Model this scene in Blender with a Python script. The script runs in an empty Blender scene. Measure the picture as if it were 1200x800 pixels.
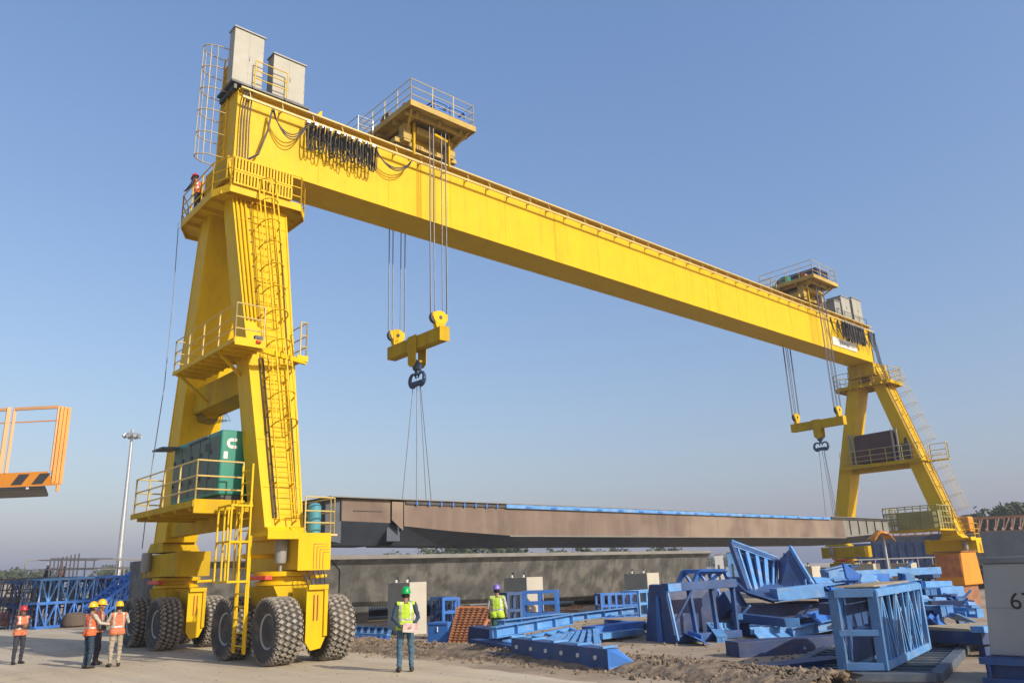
import bpy, bmesh, math, random
from mathutils import Vector, Matrix, noise
random.seed(7)
R = math.radians
S = bpy.context.scene
COL = S.collection
# ------------------------------------------------------------------ camera
CF, CYAW, CPITCH, CROLL = 924.53, 0.8366, 0.2853, -0.0353
CP = Vector((-9.9914, -24.4867, 1.9468))
def basis():
    f = Vector((math.cos(CYAW)*math.cos(CPITCH), math.sin(CYAW)*math.cos(CPITCH), math.sin(CPITCH)))
    r = Vector((math.sin(CYAW), -math.cos(CYAW), 0)); u = r.cross(f)
    return math.cos(CROLL)*r + math.sin(CROLL)*u, -math.sin(CROLL)*r + math.cos(CROLL)*u, f
BR, BU, BF = basis()
def at(px, py, ax, val):
    """survey helper: the place on a known plane that a spot of the photograph shows"""
    d = BF + BR*((px-600)/CF) - BU*((py-400)/CF)
    return CP + d*((val-CP[ax])/d[ax])
def g(px, py, z=0.0): return at(px, py, 2, z)
def far(px, py, D):
    d = BF + BR*((px-600)/CF) - BU*((py-400)/CF)
    return CP + d*(D/math.hypot(d.x, d.y))
cam = bpy.data.cameras.new('camera'); co = bpy.data.objects.new('camera', cam); COL.objects.link(co)
cam.sensor_fit = 'HORIZONTAL'; cam.sensor_width = 36; cam.lens = 36*CF/1200
cam.clip_start = .1; cam.clip_end = 6000
co.matrix_world = Matrix.Translation(CP) @ Matrix((BR, BU, -BF)).transposed().to_4x4()
S.camera = co
# ------------------------------------------------------------------ light
W = bpy.data.worlds.new('World'); S.world = W; W.use_nodes = True
nt = W.node_tree; bg = nt.nodes['Background']
sky = nt.nodes.new('ShaderNodeTexSky'); sky.sky_type = 'NISHITA'; sky.sun_disc = False
SUN_EL = R(29); sd = Vector((0.155, -0.988))
sky.sun_elevation = SUN_EL
sky.sun_rotation = math.atan2(sd.x, sd.y)
sky.air_density = 1.5; sky.dust_density = 3.0; sky.ozone_density = 4.5; sky.altitude = 50
tint = nt.nodes.new('ShaderNodeVectorMath'); tint.operation = 'MULTIPLY_ADD'   # a bluer, flatter hazy day than the plain model
tint.inputs[1].default_value = (.84, .70, .60); tint.inputs[2].default_value = (.13, .42, 1.28)
nt.links.new(sky.outputs[0], tint.inputs[0]); nt.links.new(tint.outputs[0], bg.inputs[0]); bg.inputs[1].default_value = .15
sl = bpy.data.lights.new('sun', 'SUN'); sl.energy = 3.9; sl.angle = R(.55); sl.color = (1, .91, .77)
so = bpy.data.objects.new('sun', sl); COL.objects.link(so)
sv = Vector((sd.x*math.cos(SUN_EL), sd.y*math.cos(SUN_EL), math.sin(SUN_EL)))
so.rotation_euler = sv.to_track_quat('Z', 'Y').to_euler()
S.view_settings.view_transform = 'Standard'; S.view_settings.look = 'None'
S.view_settings.exposure = 0.38; S.view_settings.gamma = 1
S.cycles.max_bounces = 6; S.cycles.volume_bounces = 0
# ------------------------------------------------------------------ materials
def mat(name, col, rough=.6, metal=0, var=.15, scale=1.5, dirt=0, dirtcol=(.22, .15, .09), bump=0, bscale=30, streak=False, spots=0, spotcol=(.12, .05, .02), spec=None, patch=None, grime=0):
    m = bpy.data.materials.new(name); m.use_nodes = True
    n = m.node_tree.nodes; l = m.node_tree.links; b = n['Principled BSDF']
    b.inputs['Roughness'].default_value = rough; b.inputs['Metallic'].default_value = metal
    if spec is not None: b.inputs['Specular IOR Level'].default_value = spec
    geo = n.new('ShaderNodeNewGeometry')
    def tex(sc, det=5, vec=None):
        t = n.new('ShaderNodeTexNoise'); t.inputs['Scale'].default_value = sc; t.inputs['Detail'].default_value = det
        l.new(vec or geo.outputs['Position'], t.inputs['Vector']); return t
    def ramp(fac, p0, p1, c0=(0, 0, 0, 1), c1=(1, 1, 1, 1)):
        r = n.new('ShaderNodeValToRGB'); e = r.color_ramp.elements
        e[0].position = p0; e[1].position = p1; e[0].color = c0; e[1].color = c1; l.new(fac, r.inputs[0]); return r
    def mix(fac, a, bb):
        x = n.new('ShaderNodeMix'); x.data_type = 'RGBA'
        if isinstance(fac, float): x.inputs[0].default_value = fac
        else: l.new(fac, x.inputs[0])
        for s, v in ((6, a), (7, bb)):
            if isinstance(v, tuple): x.inputs[s].default_value = v + (1,) if len(v) == 3 else v
            else: l.new(v, x.inputs[s])
        return x.outputs[2]
    lo = tuple(max(0, c*(1-var)) for c in col); hi = tuple(min(1, c*(1+var)) for c in col)
    c = ramp(tex(scale).outputs[0], .3, .7, lo+(1,), hi+(1,)).outputs[0]
    if patch:
        c = mix(ramp(tex(patch[1], 3).outputs[0], .45, .6).outputs[0], c, patch[0])
    if dirt:
        vec = None
        if streak:
            mp = n.new('ShaderNodeMapping'); mp.inputs['Scale'].default_value = (1, 1, .12)
            l.new(geo.outputs['Position'], mp.inputs[0]); vec = mp.outputs[0]
        f = ramp(tex(2.6, 8, vec).outputs[0], .5, .78).outputs[0]
        mm = n.new('ShaderNodeMath'); mm.operation = 'MULTIPLY'; mm.inputs[1].default_value = dirt; l.new(f, mm.inputs[0])
        c = mix(mm.outputs[0], c, dirtcol)
    if spots:
        f = ramp(tex(9, 6).outputs[0], .78-spots*.15, .80-spots*.12).outputs[0]
        c = mix(f, c, spotcol)
    if grime:
        mp = n.new('ShaderNodeMapping'); mp.inputs['Scale'].default_value = (1, 1, .05); l.new(geo.outputs['Position'], mp.inputs[0])
        f = ramp(tex(7, 4, mp.outputs[0]).outputs[0], .56, .74).outputs[0]; mm = n.new('ShaderNodeMath'); mm.operation = 'MULTIPLY'; l.new(f, mm.inputs[0])
        f2 = ramp(tex(.5, 3).outputs[0], .40, .62).outputs[0]; m3 = n.new('ShaderNodeMath'); m3.operation = 'MULTIPLY'; m3.inputs[1].default_value = grime; l.new(f2, m3.inputs[0]); l.new(m3.outputs[0], mm.inputs[1])
        c = mix(mm.outputs[0], c, (.17, .10, .03))
    l.new(c, b.inputs['Base Color'])
    rr = n.new('ShaderNodeMapRange'); rr.inputs[3].default_value = max(.05, rough-.12); rr.inputs[4].default_value = min(1, rough+.15)
    l.new(tex(4).outputs[0], rr.inputs[0]); l.new(rr.outputs[0], b.inputs['Roughness'])
    if bump:
        bp = n.new('ShaderNodeBump'); bp.inputs['Strength'].default_value = bump; bp.inputs['Distance'].default_value = .03
        l.new(tex(bscale, 6).outputs[0], bp.inputs['Height']); l.new(bp.outputs[0], b.inputs['Normal'])
    return m
YEL = mat('crane_yellow_paint', grime=.24, col=(.61, .39, .002), rough=.52, spec=.2, var=.05, dirt=.28, dirtcol=(.34, .19, .02), streak=True, spots=.1, bump=.04, bscale=3)
YEL2 = mat('weathered_and_shaded_yellow_paint', grime=.45, col=(.46, .30, .006), rough=.65, spec=.12, var=.14, dirt=.5, dirtcol=(.25, .15, .05), streak=True, spots=.3, bump=.08, bscale=6)  # weathered yellow; also darkens the generator platform for its underside's shade
CREAMY = mat('pale_yellow_rail_paint', (.50, .38, .13), .5, var=.08)
PALE = mat('cream_cabinet_paint', (.31, .305, .255), .5, spec=.3, var=.05, dirt=.2, dirtcol=(.4, .36, .25), streak=True)
GREYP = mat('grey_cabinet_paint', (.24,.24,.225), .5, var=.06)
WHITE = mat('white_paint', (.55,.55,.53), .5, var=.05)
GALV = mat('galvanised_steel', (.42, .44, .46), .4, .6, var=.1, scale=8)
ROPE = mat('wire_rope', (.13, .14, .17), .55, .4, var=.2, scale=20)
BLACK = mat('black_rubber_cable', (.03, .028, .026), .6, var=.2)
TYRE = mat('tyre_rubber', (.045, .043, .04), .85, var=.2, scale=6, dirt=.7, dirtcol=(.17, .14, .10), bump=.2, bscale=40)
TREAD = mat('dusty_tread_rubber', (.235, .21, .17), .9, var=.4, scale=9, bump=.2, bscale=40)
RIM = mat('grey_wheel_rim', (.30, .30, .29), .5, .1, var=.15, dirt=.5)
RED = mat('red_paint', (.65, .05, .025), .5, var=.1)
REDP = mat('red_oxide_pipe', (.42, .12, .05), .5, var=.15)
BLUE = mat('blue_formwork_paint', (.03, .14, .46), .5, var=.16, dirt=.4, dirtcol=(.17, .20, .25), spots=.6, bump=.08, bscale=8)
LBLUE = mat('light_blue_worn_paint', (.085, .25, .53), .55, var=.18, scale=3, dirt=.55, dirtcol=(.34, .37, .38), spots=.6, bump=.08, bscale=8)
SHADE_BLUE = mat('shaded_blue_worn_paint', (.05, .14, .31), .6, var=.18, scale=3, dirt=.5, dirtcol=(.2, .2, .2), spots=.3, bump=.08, bscale=8)  # light blue greyed and darkened: shade painted on the crate's front frame
DBLUE = mat('dark_blue_paint_and_shade', (.022, .066, .19), .6, var=.3, dirt=.4, dirtcol=(.10, .11, .13), spots=.5, bump=.08, bscale=8)  # darker blue; also puts shade into the colour of trough, form and girder
BBLUE = mat('bright_blue_paint', (.03, .145, .46), .45, var=.08, dirt=.2)
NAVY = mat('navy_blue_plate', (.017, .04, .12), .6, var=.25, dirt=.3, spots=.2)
TEAL = mat('teal_generator_paint', (.012, .19, .14), .4, var=.06, dirt=.15)
TEAL2 = mat('pale_teal_drum_paint', (.06, .25, .31), .5)
VISOR = mat('dark_blue_sheet', (.03, .06, .13), .5)
ORANGE = mat('orange_paint', (.56, .22, .025), .5, var=.1, dirt=.35)
ORANGE2 = mat('bright_orange_paint', (.60, .23, .012), .5, var=.08, dirt=.2)
RUST = mat('rusty_brown_steel', (.24, .11, .055), .8, var=.3, scale=3, dirt=.5, bump=.15)
RUST2 = mat('orange_rust_steel', (.42, .16, .06), .8, var=.25, scale=4, bump=.15)
PRIMER = mat('weathered_red_oxide_girder', (.155, .115, .092), .75, spec=.25, var=.24, scale=.55, dirt=.45, dirtcol=(.24, .21, .17), streak=True, patch=((.225, .175, .135), .35), bump=.05, bscale=4)
PRIMERG = mat('grey_primer_steel', (.17, .17, .15), .7, var=.15, scale=1.5, dirt=.4, streak=True)
GSLATE = mat('dark_slate_primer_and_shade', (.055, .07, .095), .6, var=.2, scale=1.2)  # slate paint; on the lifted girder it colours the underside's shade
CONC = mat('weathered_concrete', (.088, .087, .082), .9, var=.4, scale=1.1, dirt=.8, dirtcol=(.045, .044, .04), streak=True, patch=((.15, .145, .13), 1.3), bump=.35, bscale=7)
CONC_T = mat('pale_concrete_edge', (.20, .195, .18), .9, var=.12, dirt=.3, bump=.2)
CONCG = mat('grey_cast_concrete', (.30, .31, .305), .85, var=.08, scale=1.2, dirt=.25, dirtcol=(.25, .24, .22), streak=True, bump=.1, bscale=14)
CREAMC = mat('pedestal_concrete', (.41, .39, .33), .85, var=.08, dirt=.3, dirtcol=(.38, .35, .28), streak=True, bump=.1)
SAND = mat('sandstone_slab', (.30, .255, .175), .9, var=.12, dirt=.4, dirtcol=(.32, .26, .18), bump=.2)
DECK = mat('machinery_deck_steel', (.40, .28, .06), .7, var=.15, dirt=.4)
DARK = mat('dark_machinery_steel', (.06, .06, .065), .5, .3, var=.3)
OLIVE = mat('olive_mesh_steel', (.26, .24, .09), .7, var=.2)
BROWNB = mat('brown_tarpaulin_box', (.075, .042, .045), .8, var=.2, bump=.1, bscale=3)
LEAF = mat('foliage', (.05, .065, .028), .9, var=.5, scale=.8, spec=.2)
BARK = mat('bark', (.09, .065, .045), .9, var=.3)
SKIN = mat('brown_skin', (.22, .115, .065), .6, var=.06)
HAIR = mat('black_hair', (.012, .010, .009), .7)
V_OR = mat('orange_vest_cloth', (.62, .12, .035), .8, var=.08, scale=6, bump=.3, bscale=9)
V_OR2 = mat('faded_orange_vest_cloth', (.50, .15, .07), .8, var=.08, scale=6, bump=.3, bscale=9)
V_YG = mat('lime_vest_cloth', (.36, .52, .03), .8, var=.08, scale=6, bump=.3, bscale=9)
REFL = mat('reflective_tape', (.45, .45, .40), .4, .3, var=.05)
H_Y = mat('yellow_helmet_plastic', (.64, .40, .01), .3, var=.02)
H_R = mat('red_helmet_plastic', (.45, .02, .03), .3, var=.02)
H_G = mat('green_helmet_plastic', (.0, .30, .07), .3, var=.02)
H_P = mat('purple_helmet_plastic', (.16, .12, .42), .3, var=.02)
H_W = mat('white_helmet_plastic', (.8, .8, .8), .3, var=.02)
C_DK = mat('dark_cloth', (.028, .03, .045), .9, var=.2, scale=7, bump=.4, bscale=8)
C_NAVY = mat('navy_cloth', (.022, .045, .075), .9, var=.2, scale=7, bump=.4, bscale=8)
C_DENIM = mat('blue_denim', (.045, .10, .15), .9, var=.2, scale=7, bump=.4, bscale=8)
C_WH = mat('cream_shirt_cloth', (.38, .36, .30), .9, var=.08, scale=7, bump=.4, bscale=8)
C_KH = mat('khaki_cloth', (.30, .26, .20), .9, var=.12, scale=7, bump=.4, bscale=8)
C_GN = mat('dark_green_cloth', (.03, .09, .07), .9, var=.2, scale=7, bump=.4, bscale=8)
C_MAR = mat('maroon_cloth', (.16, .04, .03), .9, var=.2, scale=7)
SHOE = mat('black_boot', (.02, .018, .016), .6)
PAPER = mat('white_pink_folder', (.50, .44, .41), .7, var=.06, patch=((.48, .25, .23), 9))
EYE = mat('eye_white', (.6, .58, .55), .3)
GLASS = mat('lamp_glass', (.5, .55, .6), .15, .2)
NUM = mat('black_stencil_paint', (.015, .015, .018), .7)
SIGNM = mat('faded_sign_print', (.2, .25, .4), .6)
# ------------------------------------------------------------------ mesh building
class MB:
    def __init__(s): s.v = []; s.f = []; s.m = []; s.k = 0
    def mi(s, k): s.k = k; return s
    def add(s, vs, fs):
        o = len(s.v); s.v += [Vector(v) for v in vs]; s.f += [tuple(i+o for i in f) for f in fs]; s.m += [s.k]*len(fs); return s
    def box(s, x0, x1, y0, y1, z0, z1):
        if x0 > x1: x0, x1 = x1, x0
        if y0 > y1: y0, y1 = y1, y0
        if z0 > z1: z0, z1 = z1, z0
        return s.add([(x0,y0,z0),(x1,y0,z0),(x1,y1,z0),(x0,y1,z0),(x0,y0,z1),(x1,y0,z1),(x1,y1,z1),(x0,y1,z1)],
                     [(0,3,2,1),(4,5,6,7),(0,1,5,4),(1,2,6,5),(2,3,7,6),(3,0,4,7)])
    def hexa(s, v8): return s.add(v8, [(0,3,2,1),(4,5,6,7),(0,1,5,4),(1,2,6,5),(2,3,7,6),(3,0,4,7)])
    def beam(s, p, q, w, h, up=(0,0,1), w2=None, h2=None):
        """rectangular bar from p to q: w across, h along up"""
        p = Vector(p); q = Vector(q); d = (q-p).normalized(); up = Vector(up)
        if abs(d.dot(up)) > .98: up = Vector((0, 1, 0))
        sx = d.cross(up).normalized(); u = sx.cross(d).normalized(); w2 = w2 or w; h2 = h2 or h
        a = [p-sx*w/2-u*h/2, p+sx*w/2-u*h/2, p+sx*w/2+u*h/2, p-sx*w/2+u*h/2]
        b = [q-sx*w2/2-u*h2/2, q+sx*w2/2-u*h2/2, q+sx*w2/2+u*h2/2, q-sx*w2/2+u*h2/2]
        return s.add(a+b, [(0,1,2,3),(7,6,5,4),(0,4,5,1),(1,5,6,2),(2,6,7,3),(3,7,4,0)])
    def tube(s, p, q, r, n=7, r2=None, caps=True):
        p = Vector(p); q = Vector(q); r2 = r if r2 is None else r2
        d = (q-p).normalized(); a = d.orthogonal().normalized(); b = d.cross(a)
        vs = []
        for c, rr in ((p, r), (q, r2)):
            for i in range(n):
                t = 2*math.pi*i/n; vs.append(c + a*math.cos(t)*rr + b*math.sin(t)*rr)
        fs = [(i, (i+1) % n, n+(i+1) % n, n+i) for i in range(n)]
        if caps: fs += [tuple(range(n-1, -1, -1)), tuple(range(n, 2*n))]
        return s.add(vs, fs)
    def path(s, pts, r, n=6):
        pts = [Vector(p) for p in pts]; vs = []; fs = []; up = None
        for i, p in enumerate(pts):
            d = (pts[min(i+1, len(pts)-1)] - pts[max(i-1, 0)]).normalized()
            a = d.orthogonal().normalized() if up is None else (up - d*up.dot(d)).normalized()
            up = a; b = d.cross(a)
            for k in range(n):
                t = 2*math.pi*k/n; vs.append(p + a*math.cos(t)*r + b*math.sin(t)*r)
        for i in range(len(pts)-1):
            for k in range(n):
                fs.append((i*n+k, i*n+(k+1) % n, (i+1)*n+(k+1) % n, (i+1)*n+k))
        fs += [tuple(range(n-1, -1, -1)), tuple(range((len(pts)-1)*n, len(pts)*n))]
        return s.add(vs, fs)
    def prism(s, poly, vec):
        """planar polygon extruded along vec"""
        poly = [Vector(p) for p in poly]; vec = Vector(vec); n = len(poly)
        return s.add(poly + [p+vec for p in poly], [tuple(range(n-1, -1, -1)), tuple(range(n, 2*n))] + [(i, (i+1) % n, n+(i+1) % n, n+i) for i in range(n)])
    def lathe(s, prof, o, axis='z', n=24):
        """profile [(radius, height)] turned round an axis through o"""
        o = Vector(o); vs = []; m = len(prof)
        for (r, h) in prof:
            for i in range(n):
                t = 2*math.pi*i/n; c, d = r*math.cos(t), r*math.sin(t)
                vs.append(o + (Vector((c, d, h)) if axis == 'z' else Vector((h, c, d)) if axis == 'x' else Vector((d, h, c))))
        fs = [(j*n+i, j*n+(i+1) % n, (j+1)*n+(i+1) % n, (j+1)*n+i) for j in range(m-1) for i in range(n)]
        if prof[0][0] > .001: fs.append(tuple(range(n-1, -1, -1)))
        if prof[-1][0] > .001: fs.append(tuple(range((m-1)*n, m*n)))
        return s.add(vs, fs)
    def build(s, name, mats, parent=None, bevel=0, smooth=False, off=None):
        me = bpy.data.meshes.new(name)
        o0 = Vector(off) if off is not None else (parent_world(parent) if parent else Vector((0, 0, 0)))
        me.from_pydata([v-o0 for v in s.v], [], s.f); me.validate()
        mats = mats if isinstance(mats, (list, tuple)) else [mats]
        for m in mats: me.materials.append(m)
        bm = bmesh.new(); bm.from_mesh(me); bmesh.ops.recalc_face_normals(bm, faces=bm.faces)
        bm.to_mesh(me); bm.free()
        if len(s.m) == len(me.polygons): me.polygons.foreach_set('material_index', s.m)
        if smooth: me.polygons.foreach_set('use_smooth', [True]*len(me.polygons))
        ob = bpy.data.objects.new(name, me); COL.objects.link(ob)
        if parent: ob.parent = parent
        if bevel:
            b = ob.modifiers.new('bevel', 'BEVEL'); b.width = bevel; b.segments = 2; b.limit_method = 'ANGLE'; b.angle_limit = R(50)
        if smooth:
            try: me.set_sharp_from_angle(angle=R(40))
            except Exception: pass
        return ob
def parent_world(o):
    p = Vector((0, 0, 0))
    while o is not None: p += Vector(o.location); o = o.parent
    return p
def tag(o, label=None, cat=None, group=None, kind=None):
    for k, v in (('label', label), ('category', cat), ('group', group), ('kind', kind)):
        if v: o[k] = v
    return o
def empty(name, loc, label, cat, group=None, rz=0):
    o = bpy.data.objects.new(name, None); COL.objects.link(o); o.location = loc; o.rotation_euler.z = rz; o.empty_display_size = .2
    return tag(o, label, cat, group)
def single(mb, name, mats, loc, label, cat, group=None, bevel=0, smooth=False, kind=None):
    """a thing that is one mesh, its origin at its base"""
    o = mb.build(name, mats, None, bevel, smooth, off=loc); o.location = loc
    return tag(o, label, cat, group, kind)
def copy_tree(o, parent=None):
    c = o.copy(); COL.objects.link(c); c.parent = parent
    for ch in list(o.children): copy_tree(ch, c)
    return c
def railing(m, pts, h=1.05, r=.021, post=1.1, bars=(1.0, .62, .3), toe=False, closed=False):
    """posts and horizontal tubes along a polyline of deck points"""
    pts = [Vector(p) for p in pts]
    if closed: pts = pts + [pts[0]]
    for a, b in zip(pts, pts[1:]):
        L = (b-a).length; k = max(1, round(L/post))
        for i in range(k+1):
            p = a.lerp(b, i/k); m.tube(p, p+Vector((0, 0, h)), r*1.15, 6)
        for t in bars: m.tube(a+Vector((0, 0, h*t)), b+Vector((0, 0, h*t)), r, 6)
        if toe: m.beam(a+Vector((0, 0, .06)), b+Vector((0, 0, .06)), .012, .1)
    return m
def ladder(m, p, q, w, wdir, step=.3, r=.022):
    p = Vector(p); q = Vector(q); wd = Vector(wdir).normalized()*w/2; L = (q-p).length; k = int(L/step)
    m.beam(p-wd, q-wd, .05, .02, up=Vector(wdir)); m.beam(p+wd, q+wd, .05, .02, up=Vector(wdir))
    for i in range(k):
        c = p.lerp(q, (i+.5)/k); m.tube(c-wd, c+wd, r*.7, 5)
    return m
def cage(m, p, q, w, wdir, out, depth=.75, step=.85, r=.017):
    """safety hoops round a ladder; out points away from the climber's wall"""
    p = Vector(p); q = Vector(q); wd = Vector(wdir).normalized(); o = Vector(out).normalized(); k = max(2, int((q-p).length/step))
    prof = []
    for i in range(9):
        t = math.pi*i/8; prof.append(wd*(-math.cos(t)*w/2) + o*(depth*(.25+.75*math.sin(t)) if 0 < i < 8 else 0))
    for i in range(k+1):
        c = p.lerp(q, i/k); pts = [c+v for v in prof]
        for a, b in zip(pts, pts[1:]): m.beam(a, b, .045, .014, up=(q-p))
    for j in (1, 2, 4, 6, 7):
        m.beam(p+prof[j], q+prof[j], .04, .012, up=o)
    return m
# ------------------------------------------------------------------ ground
def ground():
    m = MB()
    n = 60
    m.add([(-2500, -2500, 0), (2500, -2500, 0), (2500, 2500, 0), (-2500, 2500, 0)], [(0, 1, 2, 3)])
    gm = mat('brown_site_dirt', (.25, .195, .135), .95, var=.28, scale=.6, dirt=.6, dirtcol=(.16, .12, .085), bump=.5, bscale=5, patch=((.33, .27, .19), .25))
    o = m.build('ground', gm); tag(o, kind='structure')
    hm = mat('dusty_hard_standing', (.43, .355, .24), .95, var=.10, scale=.35, dirt=.35, dirtcol=(.33, .27, .19), bump=.18, bscale=9, patch=((.46, .395, .29), .16))
    # tyre tracks: stretched darker bands
    nt = hm.node_tree; n = nt.nodes; l = nt.links; b = n['Principled BSDF']
    src = b.inputs['Base Color'].links[0].from_socket
    geo = n.new('ShaderNodeNewGeometry'); mp = n.new('ShaderNodeMapping'); mp.inputs['Rotation'].default_value = (0, 0, R(-12)); mp.inputs['Scale'].default_value = (1.3, .09, 1)
    l.new(geo.outputs['Position'], mp.inputs[0]); t = n.new('ShaderNodeTexNoise'); t.inputs['Scale'].default_value = 1.2; t.inputs['Detail'].default_value = 7; l.new(mp.outputs[0], t.inputs['Vector'])
    r = n.new('ShaderNodeValToRGB'); r.color_ramp.elements[0].position = .45; r.color_ramp.elements[1].position = .72; l.new(t.outputs[0], r.inputs[0])
    mu = n.new('ShaderNodeMath'); mu.operation = 'MULTIPLY'; mu.inputs[1].default_value = .7; l.new(r.outputs[0], mu.inputs[0])
    x = n.new('ShaderNodeMix'); x.data_type = 'RGBA'; l.new(mu.outputs[0], x.inputs[0]); l.new(src, x.inputs[6]); x.inputs[7].default_value = (.32, .265, .19, 1); l.new(x.outputs[2], b.inputs['Base Color'])
    sep = n.new('ShaderNodeSeparateXYZ'); l.new(geo.outputs['Position'], sep.inputs[0])   # wheel tracks the crane has left along its path
    def op(o_, a, bb=None):
        q = n.new('ShaderNodeMath'); q.operation = o_
        for i_, v in enumerate((a, bb)):
            if v is None: continue
            if isinstance(v, (int, float)): q.inputs[i_].default_value = v
            else: l.new(v, q.inputs[i_])
        return q.outputs[0]
    band = op('LESS_THAN', op('ABSOLUTE', op('SUBTRACT', op('ABSOLUTE', sep.outputs[0]), .72)), .30)
    wv = op('GREATER_THAN', op('SINE', op('ADD', op('MULTIPLY', sep.outputs[1], 26.0), op('MULTIPLY', op('ABSOLUTE', op('SUBTRACT', op('ABSOLUTE', sep.outputs[0]), .72)), 18.0))), .1)
    tn = n.new('ShaderNodeTexNoise'); tn.inputs['Scale'].default_value = 1.7; l.new(geo.outputs['Position'], tn.inputs['Vector'])
    tr = op('MULTIPLY', op('MULTIPLY', band, op('ADD', op('MULTIPLY', wv, .5), .35)), op('MULTIPLY', tn.outputs[0], .8))
    x2 = n.new('ShaderNodeMix'); x2.data_type = 'RGBA'; l.new(tr, x2.inputs[0]); l.new(x.outputs[2], x2.inputs[6]); x2.inputs[7].default_value = (.27, .225, .16, 1)
    vo = n.new('ShaderNodeTexVoronoi'); vo.feature = 'DISTANCE_TO_EDGE'; vo.inputs['Scale'].default_value = .23; dn = n.new('ShaderNodeTexNoise'); dn.inputs['Scale'].default_value = 1.1; dn.inputs['Detail'].default_value = 6; l.new(geo.outputs['Position'], dn.inputs['Vector'])
    va = n.new('ShaderNodeVectorMath'); va.operation = 'MULTIPLY_ADD'; va.inputs[1].default_value = (1.6, 1.6, 0); l.new(dn.outputs['Color'], va.inputs[0]); l.new(geo.outputs['Position'], va.inputs[2]); l.new(va.outputs[0], vo.inputs['Vector'])
    ck = op('MULTIPLY', op('LESS_THAN', vo.outputs['Distance'], .0035), .4)
    x3 = n.new('ShaderNodeMix'); x3.data_type = 'RGBA'; l.new(ck, x3.inputs[0]); l.new(x2.outputs[2], x3.inputs[6]); x3.inputs[7].default_value = (.16, .13, .10, 1); l.new(x3.outputs[2], b.inputs['Base Color'])
    m = MB(); edge = []
    random.seed(3)
    for i in range(90):
        y = -30 + i*.62
        x0 = 2.1 + .9*math.sin(y*.16+.9) * (1 if y < 4 else .5) + .18*random.uniform(-1, 1) + (0 if y < 0 else -(y)*.03)
        edge.append((x0 if y < 27 else x0, y, .004))
    poly = [(-150, -60, .004), (2.5, -60, .004)] + edge + [(0, 120, .004), (-150, 120, .004)]
    m.add(poly, [tuple(range(len(poly)))])
    o = m.build('paved_yard', hm); tag(o, kind='structure')
ground()
def lump(m, c, r, n=2):
    """one irregular stone"""
    vs = []; a = random.uniform(0, 6.3); sc = [random.uniform(.65, 1.3) for _ in range(3)]
    base = [(0, 0, 1), (.9, 0, .35), (.28, .85, .35), (-.72, .53, .35), (-.72, -.53, .35), (.28, -.85, .35), (.72, .53, -.35), (-.28, .85, -.35), (-.9, 0, -.35), (-.28, -.85, -.35), (.72, -.53, -.35), (0, 0, -1)]
    for b in base:
        j = random.uniform(.75, 1.15)*r; x, y, z = b[0]*j*sc[0], b[1]*j*sc[1], b[2]*j*sc[2]*.8
        vs.append((c[0]+x*math.cos(a)-y*math.sin(a), c[1]+x*math.sin(a)+y*math.cos(a), c[2]+z))
    m.add(vs, [(0,1,2),(0,2,3),(0,3,4),(0,4,5),(0,5,1),(1,6,2),(2,7,3),(3,8,4),(4,9,5),(5,10,1),(6,7,2),(7,8,3),(8,9,4),(9,10,5),(10,6,1),(11,7,6),(11,8,7),(11,9,8),(11,10,9),(11,6,10)])
def berm():
    random.seed(11)
    line = [g(380, 758), g(420, 762), g(470, 766), g(530, 768), g(600, 774), g(660, 780), g(730, 786), g(800, 794), g(880, 803), g(960, 812)]
    dirt = mat('loose_rubble_soil', (.165, .125, .085), .95, var=.5, scale=5, dirt=.5, dirtcol=(.15, .11, .075), bump=.6, bscale=14)
    m = MB(); cs = []
    for a, b in zip(line, line[1:]):
        k = int((b-a).length/.12)+1
        for i in range(k): cs.append(a.lerp(b, i/k))
    nx = 12; N = len(cs)
    for i, c in enumerate(cs):
        d = (cs[min(i+1, N-1)]-cs[max(i-1, 0)]).normalized(); nrm = Vector((d.y, -d.x, 0))
        if nrm.x < 0: nrm = -nrm
        for j in range(nx):
            t = j/(nx-1); w = -0.35+t*2.1
            hgt = .24*max(0, math.sin(math.pi*t))**.8*(.55+.6*noise.noise(Vector((c.x*.9, c.y*.9, 3)))+.3)
            p = c+nrm*w; hgt += .06*noise.noise(Vector((p.x*4, p.y*4, 0)))*(1 if 0 < j < nx-1 else 0)
            m.v.append(Vector((p.x, p.y, max(hgt, -.02) if 0 < j < nx-1 else -.02)))
    for i in range(N-1):
        for j in range(nx-1): m.f.append((i*nx+j, i*nx+j+1, (i+1)*nx+j+1, (i+1)*nx+j)); m.m.append(0)
    for _ in range(11000):
        c = random.choice(cs); w = random.gauss(.6, .5); p = Vector((c.x+w+random.uniform(-.1, .1), c.y+random.uniform(-.1, .1), 0))
        h = .26*max(0, 1-abs(w-.65)/.9)
        lump(m, (p.x, p.y, h*.85), random.uniform(.012, .06)*(1.6 if random.random() < .15 else 1))
    o = m.build('rubble_berm', dirt, off=(0, 0, 0)); tag(o, 'low bank of loose brown soil and rubble along the yard edge', 'rubble', kind='stuff')
    m = MB(); random.seed(5)
    for _ in range(1500):
        x = random.uniform(2.8, 16); y = random.uniform(-18, 6)
        lump(m, (x, y, .01), random.uniform(.012, .06))
    for _ in range(500):
        x = random.uniform(-9, 2.2); y = random.uniform(-14, 10)
        lump(m, (x, y, .008), random.uniform(.006, .018))
    o = m.build('scattered_stones', dirt, off=(0, 0, 0)); tag(o, 'small stones scattered over the brown dirt', 'stones', kind='stuff')
berm()
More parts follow.
